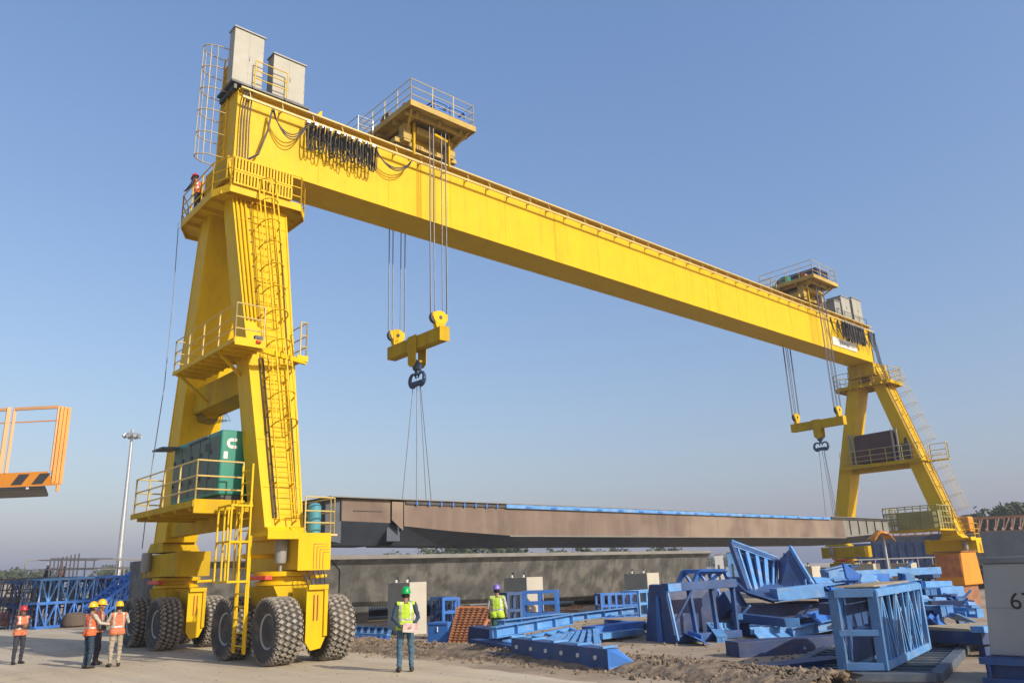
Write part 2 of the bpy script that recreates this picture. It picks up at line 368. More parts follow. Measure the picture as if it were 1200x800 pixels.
# ------------------------------------------------------------------ the crane
crane = empty('gantry_crane', (0, 0, 0), 'huge yellow rubber tyred gantry crane carrying the brown steel box girder across the yard', 'gantry crane')
ZT, ZB, GW = 18.28, 15.63, .78
L = 47.2
def girder():
    m = MB()
    x0, x1 = -.95, L-.5
    m.box(x0+.03, x1-.03, -GW, GW, ZB+.03, ZT)
    m.box(x0, x1, -GW-.1, GW+.1, ZT, ZT+.035)
    m.box(x0, x1, -GW-.05, GW+.05, ZB-.005, ZB+.03)
    for x in (x0, x1-.03): m.box(x, x+.03, -GW-.03, GW+.03, ZB+.035, ZT-.005)
    for x in (14.6, 27.5): # splice plates
        m.box(x-.25, x+.25, -GW-.014, -GW-.002, ZB+.1, ZT-.12); m.box(x-.25, x+.25, GW+.002, GW+.014, ZB+.1, ZT-.12)
        for i in range(18):
            for dx in (-.18, -.06, .06, .18):
                m.tube((x+dx, -GW-.014, ZB+.2+i*.135), (x+dx, -GW-.03, ZB+.2+i*.135), .02, 6)
    o = m.build('girder', YEL, crane, bevel=.008)
    m = MB()
    for y in (-.6, .6): m.box(-.7, L-.8, y-.04, y+.04, ZT+.04, ZT+.17)
    m.build('trolley_rail', DARK, o)
    # festoon track and walkway edge along the near face
    m = MB()
    m.box(-.9, L-.6, -1.14, -1.08, ZT-.42, ZT-.34)
    m.box(-.9, L-.6, -.98, -.9, ZT+.02, ZT+.1)
    m.box(-.9, L-.6, -1.07, -1.04, ZT-.02, ZT+.03)
    x = -.6
    while x < L-.7:
        m.beam((x, -GW, ZT-.3), (x, -1.11, ZT-.33), .05, .05); m.beam((x, -1.09, ZT-.34), (x, -.95, ZT+.02), .03, .03); x += 1.2
    m.build('festoon_track', CREAMY, o)
    # small stiffener seams on the web
    m = MB(); x = 2.2
    while x < L-1: # plate joints
        m.box(x-.006, x+.006, -GW-.006, -GW-.001, ZB+.05, ZT-.02); x += 3.02
    m.build('weld_seam', YEL2, o)
    return o
gird = girder()
def festoon(xa, xb, zc, loops, amp, first):
    """one cable hanging in loops under its little runners"""
    for c in range(4):
        random.seed(c*7+int(xa))
        pts = []; y = -1.13-.05*c
        xs = [xa+(xb-xa)*(i/loops) for i in range(loops+1)]
        for i in range(loops):
            a, b = xs[i], xs[i+1]; dd = amp*random.uniform(.55 if xa < 20 else .85, 1.1)
            for t in range(9):
                u = t/9; s = math.sin(math.pi*u)
                pts.append((a+(b-a)*u + (b-a)*.25*math.sin(2*math.pi*u)*-1, y+.07*math.sin(i*2.1+c), zc-.1-dd*s**.75))
        pts.append((xb, y, zc-.1))
        MB().path(pts, .021, 5).build('festoon_cable', BLACK, crane, smooth=True)
    for i in range(loops+1):
        x = xa+(xb-xa)*i/loops
        if (i % 2 == 0): MB().box(x-.06, x+.06, -1.3, -1.05, zc-.16, zc-.04).build('cable_runner', GALV, crane)
zc = ZT-.42
def span(xa, xb, sag, n=5, y=-1.13, zc=zc):
    for c in range(3):
        pts = []; s2 = sag*(.85+.15*c)
        for i in range(15):
            t = i/14; pts.append((xa+(xb-xa)*t, y-.045*c, zc-.1-s2*math.sin(math.pi*t)**.7))
        MB().path(pts, .021, 5).build('festoon_cable', BLACK, crane, smooth=True)
festoon(1.5, 4.35, zc, 19, 1.0, 0)
span(.2, 1.5, .8); span(4.35, 6.0, .6)
festoon(L-5.6, L-2.5, zc, 24, 1.25, 0)
span(L-7.2, L-6.2, 1.0); span(L-6.2, L-5.4, 1.0); span(L-2.4, L-1.6, 1.1); span(L-1.6, L-.7, 1.2)
# cables sweeping down at both ends
for k, (sx, dx) in enumerate(((-.55, -1), (L-.85, 1))):
    for c in range(2 if sx < 0 else 4):
        y = -.9-.05*c; a = sx+dx*.04*c
        if k == 0: pts = [(a+.75, y-.2, zc-.05), (a+.65, y-.15, zc-.9), (a+.38, y-.1, zc-1.9), (a, y-.05, zc-2.25), (a-.25, y, zc-2.5), (a-.2, y, 14.6)]
        else: pts = [(a, y, zc+.1), (a+.25, y-.1, zc-1), (a+.3, y-.2, zc-2.3), (a+.6, y-.4, 14.3)]
        MB().path(pts, .024, 5).build('power_cable', BLACK, crane, smooth=True)
for c in range(4):
    MB().path([(-.72+.09*c, -.86, ZT+.2), (-.8+.09*c, -1.0, ZT-.3), (-.83+.1*c, -.92, ZT-1.2), (-.8+.1*c, -.95, ZB-.3), (-.7+.1*c, -1.2, 14.4)], .024, 5).build('power_cable', BLACK, crane, smooth=True)
# legs -------------------------------------------------------
def leg_z(t): return 3.3+(ZB-3.3)*t
def make_leg(X, sgn, big=True):
    """tapered box leg leaning inward; sgn -1 is the camera's side"""
    m = MB()
    z0, z1 = 3.32, ZB-.01
    yo0, yi0 = sgn*4.28, sgn*3.30          # outer / inner faces at the foot
    yo1, yi1 = sgn*.86, sgn*.12
    a0, a1 = (-.72, .34); b0, b1 = (-1.13, .83)
    if not big: a0, a1, b0, b1 = -.6, .5, -.9, .85
    lo = [(X+a0, yo0, z0), (X+a1, yo0, z0), (X+a1, yi0, z0), (X+a0, yi0, z0)]
    hi = [(X+b0, yo1, z1), (X+b1, yo1, z1), (X+b1, yi1, z1), (X+b0, yi1, z1)]
    m.hexa([Vector(v) for v in lo+hi]); 
    o = m.build('leg', YEL, crane, bevel=.012)
    # edge seams: slim flanges down both outer corners
    m = MB()
    for (p, q) in ((0, 4), (1, 5)):
        P = Vector((lo+hi)[p]); Q = Vector((lo+hi)[q]); n = Vector((0, sgn, .3)).normalized()
        m.beam(P+n*.012, Q+n*.012, .05, .03, up=n)
    for t in (.09, .2, .42, .44, .62, .8):
        A = Vector(lo[0]).lerp(Vector(hi[0]), t); B = Vector(lo[1]).lerp(Vector(hi[1]), t); n = Vector((0, sgn, .3)).normalized()
        m.beam(A+n*.01, B+n*.01, .05, .02, up=n)
    m.build('edge_flange', YEL, o)
    return o, [Vector(v) for v in lo+hi]
def leg_pt(c8, s, t, off=0, sgn=-1):
    lo = c8[0].lerp(c8[1], s); hi = c8[4].lerp(c8[5], s); n = Vector((0, sgn*.96, .28))
    return lo.lerp(hi, t)+n*off
for X in (0, L):
    for sgn in (-1, 1):
        lg, c8 = make_leg(X, sgn, X == 0)
        if sgn == -1:
            m = MB(); ladder(m, leg_pt(c8, .52, .01, .24), leg_pt(c8, .52, .93, .24), .5, (1, 0, 0), .3)
            for t in [i/11 for i in range(12)]:
                for s in (.3, .74): m.beam(leg_pt(c8, s, t*.92+.01, 0), leg_pt(c8, s, t*.92+.01, .25), .04, .04)
            m.build('ladder', YEL, lg)
            m = MB()
            A = ((.22, .42), (.5, .9)) if X == 0 else ((.12, .42), (.5, .93))
            for (t0, t1) in A: cage(m, leg_pt(c8, .52, t0, .26), leg_pt(c8, .52, t1, .26), .66, (1, 0, 0), (0, -.96, .28), depth=.62 if X == 0 else 1.0, step=.8)
            m.build('safety_cage', YEL if X == 0 else CREAMY, lg)
            if X == 0:
                for s in (.05, .13, .21): MB().path([leg_pt(c8, s, .5, .06), leg_pt(c8, s, .95, .06)], .035, 7).build('conduit_pipe', YEL, lg, smooth=True)
                for s in (.22, .30): MB().path([leg_pt(c8, s, .02, .05), leg_pt(c8, s, .40, .05)], .02, 6).build('conduit_pipe', BLACK, lg, smooth=True)
                for s in (.78, .86): MB().path([leg_pt(c8, s, .02, .05), leg_pt(c8, s, .93, .05)], .016, 6).build('conduit_pipe', BLACK if s > .8 else YEL, lg, smooth=True)
                m = MB()
                for k in range(24):
                    t = .03+k*.037; m.beam(leg_pt(c8, .24, t, .03), leg_pt(c8, .24, t+.001, .03)+Vector((.10, 0, 0)), .02, .02)
                m.build('cable_clamp', DARK, lg)
            else:
                MB().path([leg_pt(c8, .2, .02, .05), leg_pt(c8, .2, .93, .05)], .03, 6).build('conduit_pipe', BLACK, lg, smooth=True)
                MB().path([leg_pt(c8, .08, .02, .05), leg_pt(c8, .08, .93, .05)], .03, 6).build('conduit_pipe', CREAMY, lg, smooth=True)
# bottom header boxes, slewing rings, bogies, wheels -------------
def wheel_mesh():
    """tyre centred on the origin, axle along x"""
    m = MB(); Rr = .80; hw = .32
    prof = [(.40, -.22), (.44, -.27), (.56, -.335), (.68, -.335), (.745, -.29), (.765, -.24), (.765, .24), (.745, .29), (.68, .335), (.56, .335), (.44, .27), (.40, .22)]
    m.lathe(prof, (0, 0, 0), 'x', 48)
    nb = 34
    m.mi(1)
    for row, x in enumerate((-.245, -.083, .083, .245)):
        for i in range(nb):
            a = 2*math.pi*(i+(.5 if row % 2 else 0))/nb
            w = .071; hgt = 2*math.pi*.8/nb*.43
            vs = []
            for rr in (.75, .803):
                f = 1 if rr < .79 else .86
                edge = row in (0, 3)
                for (dx, da) in ((-w*f, 0), (0, -hgt*f), (w*f, 0), (0, hgt*f)):
                    aa = a+da/.8; xx = x+dx*(1.12)
                    r2 = rr - (.025 if abs(xx) > .27 else 0)
                    vs.append((xx, r2*math.cos(aa), r2*math.sin(aa)))
            m.add(vs, [(4,5,6,7),(0,1,5,4),(1,2,6,5),(2,3,7,6),(3,0,4,7)])
            if row in (0, 3):
                s = -1 if row == 0 else 1; vs = []
                for (xx, rr) in ((s*.33, .69), (s*.30, .775)):
                    for da in (-.035, .035): 
                        aa = a+math.pi/nb+da; vs.append((xx, rr*math.cos(aa), rr*math.sin(aa)))
                for (xx, rr) in ((s*.345, .69), (s*.32, .79)):
                    for da in (-.03, .03):
                        aa = a+math.pi/nb+da; vs.append((xx, rr*math.cos(aa), rr*math.sin(aa)))
                m.add(vs, [(4,5,7,6),(0,1,5,4),(1,3,7,5),(3,2,6,7),(2,0,4,6)])
    return m
wheel_src = None
def place_wheel(x, y):
    global wheel_src
    if wheel_src is None:
        w = wheel_mesh().build('wheel', [TYRE, TREAD], crane, off=(0, 0, 0)); w.parent = crane
        r = MB().lathe([(.0, -.05), (.12, -.05), (.14, -.14), (.20, -.14), (.22, -.06), (.31, -.08), (.34, -.20), (.40, -.24), (.43, -.245), (.43, -.21), (.40, -.20), (.38, -.1), (.38, .1), (.41, .22), (.43, .235), (.40, .235), (.33, .1), (.1, .08), (0, .08)], (0, 0, 0), 'x', 32)
        for i in range(10):
            a = i*math.pi/5; r.tube((-.1, .17*math.cos(a), .17*math.sin(a)), (-.165, .17*math.cos(a), .17*math.sin(a)), .018, 6)
        rr = r.build('rim', RIM, w, off=(0, 0, 0), smooth=True)
        wheel_src = w; o = w
    else:
        o = wheel_src.copy(); COL.objects.link(o); o.parent = crane
        for ch in wheel_src.children:
            c = ch.copy(); COL.objects.link(c); c.parent = o
    o.location = (x, y, .79); o.rotation_euler.x = random.uniform(0, 6)
    if x > (0 if x < 20 else L): o.rotation_euler.z = math.pi
HY = 3.97
def corner(X, sgn):
    cy = sgn*HY; zl = 0
    # header box under the leg with its long side along the travel direction
    m = MB()
    oy, iy = cy+sgn*1.15, cy-sgn*1.25
    hx0, hx1 = (X-.17, X+.72) if sgn < 0 else (X-.75, X+.30)
    m.box(hx0, hx1, oy, iy+sgn*-.75, 2.22, 3.12 if sgn < 0 else 2.95)
    m.hexa([Vector(v) for v in [(X-.78, cy-.75, 3.0), (X+.45, cy-.75, 3.0), (X+.45, cy+.85, 3.0), (X-.78, cy+.85, 3.0), (X-.73, cy-.45, 3.33), (X+.38, cy-.45, 3.33), (X+.38, cy+.7, 3.33), (X-.73, cy+.7, 3.33)]])
    hb = m.build('leg_base', YEL if sgn < 0 else YEL2, crane, bevel=.012)
    for yy in (oy+sgn*.012, iy-sgn*.75-sgn*.012): MB().box(hx0-.02, hx1+.02, yy-.012, yy+.012, 2.20, 3.14 if sgn < 0 else 2.97).build('stiffener', YEL if sgn < 0 else YEL2, hb)
    m = MB().lathe([(.14, 2.42), (.16, 2.5), (.16, 2.98), (.14, 3.04)], (hx0-.19, cy-.55 if sgn < 0 else cy+.3, -.02), 'z', 16)
    m.tube((hx0-.19, cy-.55 if sgn < 0 else cy+.3, 2.4), (hx0-.19, cy-.55 if sgn < 0 else cy+.3, 2.2), .04, 6)
    m.build('air_tank', GREYP, hb, smooth=True)
    m = MB(); m.box(X-.85, X-.66, cy-.75, cy+.25, 2.0, 2.1); m.build('fender_bar', RED, hb, bevel=.01)
    if sgn < 0:
        for k in range(4):
            xx = X+.25+k*.09; yy = oy-.012
            MB().path([(X+.735, yy, 2.86-.07*k), (xx, yy-.02, 2.86-.07*k), (xx, yy-.02, 2.26), (xx+.02, yy+.1, 2.05)], .011, 5).build('hydraulic_line', REDP, hb)
        for k in range(5):
            MB().path([(X+.0+k*.14, oy+.05, 2.26), (X-.02+k*.14, oy-.14, 2.0), (X+.1+k*.11, oy-.12, 1.75), (X+.12+k*.09, oy+.1, 1.45)], .016, 5).build('hydraulic_hose', BLACK, hb)
    # slewing ring
    m = MB().lathe([(.62, 1.84), (.72, 1.86), (.72, 1.95), (.60, 1.97), (.60, 2.06), (.76, 2.08), (.76, 2.19), (.5, 2.215)], (X, cy, 0), 'z', 32)
    m.build('slewing_ring', YEL, crane, smooth=True)
    m = MB().tube((X+.5, cy-.5, 2.03), (X+1.0, cy-.5, 2.05), .05, 8); m.build('tie_rod', YEL, hb)
    # bogie: centre frame with an arm to each axle
    m = MB()
    m.hexa([Vector(v) for v in [(X-.30, cy-1.0, .95), (X+.30, cy-1.0, .95), (X+.30, cy+1.0, .95), (X-.30, cy+1.0, .95), (X-.62, cy-.75, 1.84), (X+.62, cy-.75, 1.84), (X+.62, cy+.75, 1.84), (X-.62, cy+.75, 1.84)]])
    for s in (-1, 1):
        yy = cy+s*1.28
        m.tube((X-.38, yy, .79), (X+.38, yy, .79), .15, 12)
        m.box(X-.26, X+.28, yy-.28, yy+.28, .5, 1.2)
        m.beam((X, yy, 1.0), (X, cy, 1.3), .5, .5)
    b = m.build('bogie', YEL2, crane, bevel=.015)
    yy = cy-1.28
    m = MB()   # front fork plate facing out between the tyres
    pr = [(X-.22, 1.80), (X+.36, 1.80), (X+.36, .66), (X+.20, .34), (X-.08, .30), (X-.22, .5)]
    m.prism([(x, yy-.5, z) for x, z in pr], (0, .05, 0))
    m.box(X+.24, X+.34, yy-.56, yy-.5, .62, 1.78); m.box(X-.2, X+.34, yy-.58, yy-.5, 1.72, 1.84)
    m.box(X-.2, X+.3, yy-.44, yy+.3, 1.2, 1.78)
    m.build('fork_plate', YEL, b, bevel=.008)
    m = MB()
    for k in range(2): m.tube((X-.02+.1*k, yy-.53, 1.6), (X-.02+.1*k, yy-.53, 1.0), .014, 5)
    m.build('hydraulic_cylinder', REDP, b)
    for s in (-1, 1):
        for xs in (-.73, .70): place_wheel(X+xs, cy+s*1.28)
for X in (0, L):
    for sgn in (-1, 1): corner(X, sgn)
# side railing platform on the near header
def header_rail(X):
    m = MB(); railing(m, [(X+.0, -5.08, 3.12), (X+.74, -5.08, 3.12), (X+.9, -5.0, 3.12), (X+.9, -2.9, 3.12)], .95, .02, 1.0)
    m.box(X+.62, X+.95, -5.1, -2.8, 3.07, 3.12)
    m.build('header_railing', CREAMY if X == 0 else YEL, crane)
    m = MB(); m.box(X-1.05, X-.2, -5.15, -4.3, 3.06, 3.16); m.box(X-1.05, X-.2, -5.17, -5.152, 2.98, 3.2); m.build('step_plate', YEL, crane, bevel=.005)
header_rail(0); header_rail(L)
MB().lathe([(.17, 0), (.18, .06), (.18, .75), (.12, .82), (.0, .84)], (.52, -4.6, 3.13), 'z', 16).build('air_drum', TEAL2, crane, smooth=True)
# mid cross beams --------------------------------------------------
ZM = 8.42
def mid(X):
    yy = 2.55
    m = MB(); m.box(X-.55, X+.35, -yy, yy, 7.45 if X == 0 else 8.0, 8.28)
    m.build('cross_beam', YEL2, crane, bevel=.012)
    # platform deck round the outside
    m = MB()
    if X == 0:
        deck = [(-1.75, -3.95), (-.85, -3.95), (-.75, -3.0), (-.75, .8), (-1.75, .8)]
        m.prism([(x, y, ZM-.08) for x, y in deck], (0, 0, .08))
        m.box(-1.77, -1.75, -3.97, .8, ZM-.1, ZM+.02); m.box(-1.75, -.85, -3.99, -3.955, ZM-.18, ZM+.05)
        m.box(.5, .82, -3.2, -2.1, ZM-.08, ZM); m.box(.48, .84, -3.24, -3.2, ZM-.14, ZM+.04)
        for i in range(10): m.box(-1.72, -.8, -3.8+i*.48, -3.76+i*.48, ZM-.17, ZM-.08)
        m.beam((-1.6, -2.6, ZM-.1), (-.6, -2.3, 7.6), .08, .08); m.beam((-1.6, .6, ZM-.1), (-.6, .8, 7.6), .08, .08)
        m.beam((-1.0, -3.75, ZM-.14), (.8, -3.15, ZM-.14), .10, .14)
    else:
        m.box(X-1.2, X+.9, -3.1, 2.6, ZM-.1, ZM+.02); m.box(X+.5, X+.85, -4.2, -3.0, ZM-.08, ZM)
        m.box(X-1.22, X-1.2, -3.1, 2.6, ZM-.2, ZM+.06)
    d = m.build('platform_deck', YEL if X == 0 else YEL2, crane)
    m = MB()
    if X == 0:
        railing(m, [(-.9, -3.93, ZM), (-1.73, -3.93, ZM), (-1.73, .78, ZM), (-.9, .78, ZM)], 1.05, .02, 1.05)
        railing(m, [(.6, -3.18, ZM), (.8, -3.18, ZM), (.8, -2.1, ZM)], 1.1, .02, 1.0)
    else:
        railing(m, [(X-1.18, -3.0, ZM), (X-1.18, 2.5, ZM)], 1.05, .02, 1.1); railing(m, [(X+.5, -4.15, ZM), (X+.83, -4.15, ZM), (X+.83, -3.0, ZM), (X+.5, -3.0, ZM)], 1.1, .025, .9)
    m.build('railing', CREAMY, d)
    return d
mid(0); mid(L)
MB().box(-1.15, -.92, -3.92, -3.8, ZM+.05, ZM+.2).box(-1.1, -1.0, -3.94, -3.921, ZM+.08, ZM+.14).build('junction_box', DARK, crane, bevel=.01)
MB().tube((-1.15, -4.02, ZM-.02), (-1.02, -4.02, ZM-.02), .045, 8).build('signal_lamp', RED, crane)
for k in range(6):   # messy hoses at the back end of the near cross beam
    random.seed(k); MB().path([(-.5, 2.4-.1*k, 7.6), (-.3, 2.2-.15*k, 7.2), (.0+.05*k, 1.9-.2*k, 7.1), (.1, 1.5-.1*k, 7.4)], .012, 5).build('hanging_hose', BLACK, crane)
MB().path([(-.2, -1.4, 7.45), (-.1, -1.5, 7.1), (.1, -1.7, 7.15), (.1, -1.6, 7.45)], .02, 5).build('hanging_hose', BLACK, crane)
# brown covered box and drive gear on the far cross beam
m = MB(); m.hexa([Vector(v) for v in [(L-1.1, -1.35, ZM+.15), (L+.7, -1.35, ZM+.15), (L+.7, 1.35, ZM+.15), (L-1.1, 1.35, ZM+.15), (L-1.1, -1.3, ZM+2.2), (L+.7, -1.3, ZM+2.2), (L+.7, 1.25, ZM+2.15), (L-1.1, 1.25, ZM+2.15)]])
bb = m.build('equipment_box', BROWNB, crane, bevel=.03)
m = MB()
for y in (-1.7, -1.37, 1.4, 1.7): m.box(L-1.15, L-1.05, y-.05, y+.05, ZM, ZM+2.25)
for z in (.1, 1.1, 2.15): m.box(L-1.14, L-1.06, 1.4, 1.7, ZM+z-.03, ZM+z+.03); m.box(L-1.14, L-1.06, -1.7, -1.37, ZM+z-.03, ZM+z+.03)
m.build('support_frame', GREYP, bb)
m = MB(); m.box(L-1.0, L-.2, -2.4, -1.85, ZM, ZM+1.2); m.tube((L-.6, -2.1, ZM+1.2), (L-.6, -2.1, ZM+1.6), .2, 10); m.build('hydraulic_unit', DARK, crane, bevel=.02)
# top platforms -----------------------------------------------------
def top_platform(X, ZP):
    pts = [(-1.33, -1.75), (1.1, -1.75), (1.55, -1.1), (1.55, 1.2), (1.1, 1.75), (.0, 2.75), (-1.1, 2.75), (-1.55, 1.95), (-1.62, -.95)]
    if X > 1: pts = [(-1.1, -1.9), (.9, -1.9), (1.1, -1.7), (1.1, 1.2), (.9, 2.2), (-1.0, 2.2), (-1.2, 1.9), (-1.2, -1.7)]
    P = [(X+x, y, ZP-.07) for x, y in pts]
    m = MB().prism(P, (0, 0, .07))
    for a, b in zip(P, P[1:]+P[:1]): m.beam(Vector(a)+Vector((0, 0, 0)), Vector(b), .03, .26)
    for i in range(5): m.box(X-1.5, X+1.4, -1.4+i*.75, -1.34+i*.75, ZP-.2, ZP-.071)
    d = m.build('top_platform', YEL if X == 0 else YEL2, crane)
    m = MB(); rp = [Vector(p)+Vector((0, 0, .07)) for p in P]
    railing(m, rp, 1.05, .021, 1.0, closed=True)
    m.build('railing', YEL if X == 0 else CREAMY, d)
    # splice collar between legs and girder
    m = MB(); m.box(X-1.2, X+.95, -.95, .95, ZB-.9, ZB-.02); m.box(X-1.25, X+1.0, -1.0, 1.0, ZB-.95, ZB-.9); m.build('leg_head', YEL2, crane, bevel=.01)
    return d
ZP = 14.12
top_platform(0, ZP); top_platform(L, ZP)
# slotted resistor bank on the near top railing
m = MB(); y = -1.82
for z0, z1 in ((.12, .48), (.60, .98)):
    m.box(-1.28, .72, y-.03, y+.03, ZP+z0-.05, ZP+z0); m.box(-1.28, .72, y-.03, y+.03, ZP+z1, ZP+z1+.05)
    for i in range(19): m.box(-1.27+i*.108, -1.21+i*.108, y-.025, y+.025, ZP+z0+.001, ZP+z1-.001)
m.box(-1.28, .72, y+.08, y+.1, ZP+.05, ZP+1.05)
m.build('louvre_panel', YEL, crane)
# ladder with cage up the end of the girder
m = MB(); ladder(m, (-1.0, .25, ZP), (-1.0, .25, ZT+1.95), .5, (0, 1, 0), .3, .024)
for z in (15.9, 17.2, 18.3): m.beam((-.95, .02, z), (-.9, .02, z), .05, .05)
el = m.build('end_ladder', YEL, crane)
m = MB(); cage(m, (-1.03, .25, ZB+.3), (-1.03, .25, ZT+1.95), .72, (0, 1, 0), (-1, 0, 0), .85, .72, .02); m.build('ladder_cage', CREAMY, el)
MB().box(-.95, -.45, -.3, .75, ZT+.04, ZT+1.6).build('end_locker', YEL2, crane, bevel=.01)
# cabinets on top of the girder
def cabinet(x0, x1, y0, y1, z0, z1, dm=PALE):
    m = MB(); m.box(x0, x1, y0, y1, z0, z1); o = m.build('electrical_cabinet', dm, crane, bevel=.012)
    m = MB(); m.box(x0-.04, x1+.04, y0-.05, y1+.03, z1+.002, z1+.05); m.build('cabinet_roof', GREYP, o)
    m = MB(); m.box((x0+x1)/2-.006, (x0+x1)/2+.006, y0-.006, y0-.001, z0+.1, z1-.1)
    for dz in (.3, .5, .7): m.box(x1-.03, x1-.005, y0-.015, y0-.002, z0+(z1-z0)*dz, z0+(z1-z0)*dz+.08)
    m.box((x0+x1)/2+.03, (x0+x1)/2+.06, y0-.03, y0-.002, (z0+z1)/2-.08, (z0+z1)/2+.08)
    m.build('door_seam', GREYP, o); return o
cabinet(-1.2, -.12, -.8, -.35, ZT+.35, ZT+2.45)
cabinet(.27, 1.5, -.8, -.3, ZT+.38, ZT+2.02)
cabinet(L-5.2, L-4.35, -.7, .3, ZT+.2, ZT+1.25, GREYP); cabinet(L-4.2, L-2.9, -.75, .3, ZT+.2, ZT+1.75); cabinet(L-2.6, L-1.2, -.8, .3, ZT+.2, ZT+1.95)
m = MB(); m.box(-1.2, 1.7, -.86, .5, ZT+.25, ZT+.33); m.box(-1.1, -1.0, -.8, .5, ZT+.04, ZT+.22); m.box(1.4, 1.5, -.8, .5, ZT+.04, ZT+.22); m.box(.0, .1, -.8, .5, ZT+.04, ZT+.22)
m.build('cabinet_stand', DARK, crane)
m = MB(); railing(m, [(-.45, -.98, ZT+.3), (.75, -.98, ZT+.3)], 1.0, .02, 1.2); m.build('cabinet_railing', YEL, crane)
m = MB(); railing(m, [(L-5.4, -.9, ZT+.15), (L-1.0, -.9, ZT+.15)], .4, .02, 1.0, bars=(1,)); m.box(L-5.4, L-1, -.9, .7, ZT+.05, ZT+.18); m.build('cabinet_stand', DARK, crane)
MB().hexa([Vector(v) for v in [(1.95, -.9, ZT+.04), (2.2, -.9, ZT+.04), (2.2, -.6, ZT+.04), (1.95, -.6, ZT+.04), (2.1, -.9, ZT+.3), (2.2, -.9, ZT+.38), (2.2, -.6, ZT+.38), (2.1, -.6, ZT+.3)]]).build('end_stop', YEL, crane)
# sign plate at the far end
sg = MB().box(L-6.6, L-3.1, -GW-.05, -GW-.012, ZB+.4, ZB+1.0).build('sign_plate', WHITE, gird)
m = MB(); random.seed(2)
for i in range(5): m.box(L-5.6+i*.27, L-5.45+i*.27, -GW-.056, -GW-.052, ZB+.62, ZB+.80)
m.build('sign_lettering', SIGNM, gird)
# generator platform -------------------------------------------------
ZG = 4.02
m = MB()
gx0, gx1 = -2.35, .4
m.box(gx0, gx1, -3.45, 1.55, ZG-.1, ZG)
m.box(gx0-.03, gx0, -3.5, 1.55, ZG-.13, ZG+.03); m.box(gx0, -1.0, -3.52, -3.47, ZG-.30, ZG+.06); m.box(-.98, -.2, -3.51, -3.47, ZG-.24, ZG+.0)
for i in range(5): m.box(gx0+.02, gx1, -3.2+i*1.05, -3.12+i*1.05, ZG-.22, ZG-.101)
m.box(-.62, -.3, -3.3, 3.3, ZG-.55, ZG-.101)
pl = m.build('generator_platform', YEL2, crane)  # darker yellow stands in for the shade under the deck
m = MB(); railing(m, [(-1.05, -3.45, ZG), (gx0+.05, -3.45, ZG), (gx0+.05, 1.5, ZG), (-1.5, 1.5, ZG)], 1.08, .022, 1.1); m.build('railing', CREAMY, pl)
# generator canopy
m = MB(); ax0, ax1, ay0, ay1, az0, az1 = -1.4, .25, -2.65, 1.05, 4.3, 6.12
m.box(ax0, ax1, ay0, ay1, az0, az1)
gen = m.build('generator_canopy', TEAL, crane, bevel=.05)
m = MB(); m.box(ax0+.1, ax1-.1, ay0+.05, ay1-.05, ZG+.002, az0-.002); m.build('skid_frame', DARK, gen)
m = MB()
for i in range(5):
    y = ay0+.12+i*.72; m.box(ax0-.016, ax0-.003, y, y+.66, az0+.12, az1-.14)
m.build('door_panel', mat('dull_green_shade_paint', (.06, .10, .06), .5, var=.1, dirt=.6, dirtcol=(.13, .11, .06)), gen, bevel=.004)  # duller than the canopy teal, to paint this side's shade
m = MB()
for i in range(5):
    y = ay0+.2+i*.72
    for dz in (.5, 1.2): m.box(ax0-.05, ax0-.018, y+.45, y+.5, az0+dz, az0+dz+.12)
m.build('door_handle', DARK, gen)
m = MB()
for i in range(12): m.box(ax0+.75, ax1-.1, ay0-.02, ay0-.003, az0+.15+i*.09, az0+.20+i*.09)
m.build('louvre', DARK, gen)
# white C mark: open ring with square jaws
m = MB(); cx, czz = ax0+.30, az1-.38; ro, ri = .15, .06; pts = []
for i in range(13): a = R(48+i*22); pts.append((cx+ro*math.cos(a), ay0-.012, czz+ro*math.sin(a)))
for i in range(12, -1, -1): a = R(48+i*22); pts.append((cx+ri*math.cos(a), ay0-.012, czz+ri*math.sin(a)))
n = 13
for i in range(12): m.prism([pts[i], pts[i+1], pts[2*n-2-i], pts[2*n-1-i]], (0, .008, 0))
m.box(cx+.06, cx+.16, ay0-.012, ay0-.004, czz+.06, czz+.145); m.box(cx+.06, cx+.16, ay0-.012, ay0-.004, czz-.145, czz-.06)
m.build('letter_mark', WHITE, gen)
MB().box(ax0+.08, ax0+.2, ay0-.012, ay0-.004, az0+1.0, az0+1.2).build('sticker', WHITE, gen)
m = MB(); random.seed(4)
for i in range(3): m.box(ax0-.03, ax0-.018, ay0+.75+i*.14, ay0+.85+i*.14, az1-.5, az1-.28)
m.build('panel_lettering', DARK, gen)
m = MB(); m.hexa([Vector(v) for v in [(-1.95, .6, 5.98), (-1.35, .6, 6.02), (-1.35, 1.5, 6.02), (-1.95, 1.5, 5.98), (-1.95, .6, 6.03), (-1.35, .6, 6.07), (-1.35, 1.5, 6.07), (-1.95, 1.5, 6.03)]]); m.build('rain_flap', VISOR, gen)
m = MB(); m.beam((ax0-.02, -1.7, az1-.08), (ax0-.02, -.2, az1-.12), .05, .06); m.build('canopy_trim', DARK, gen)
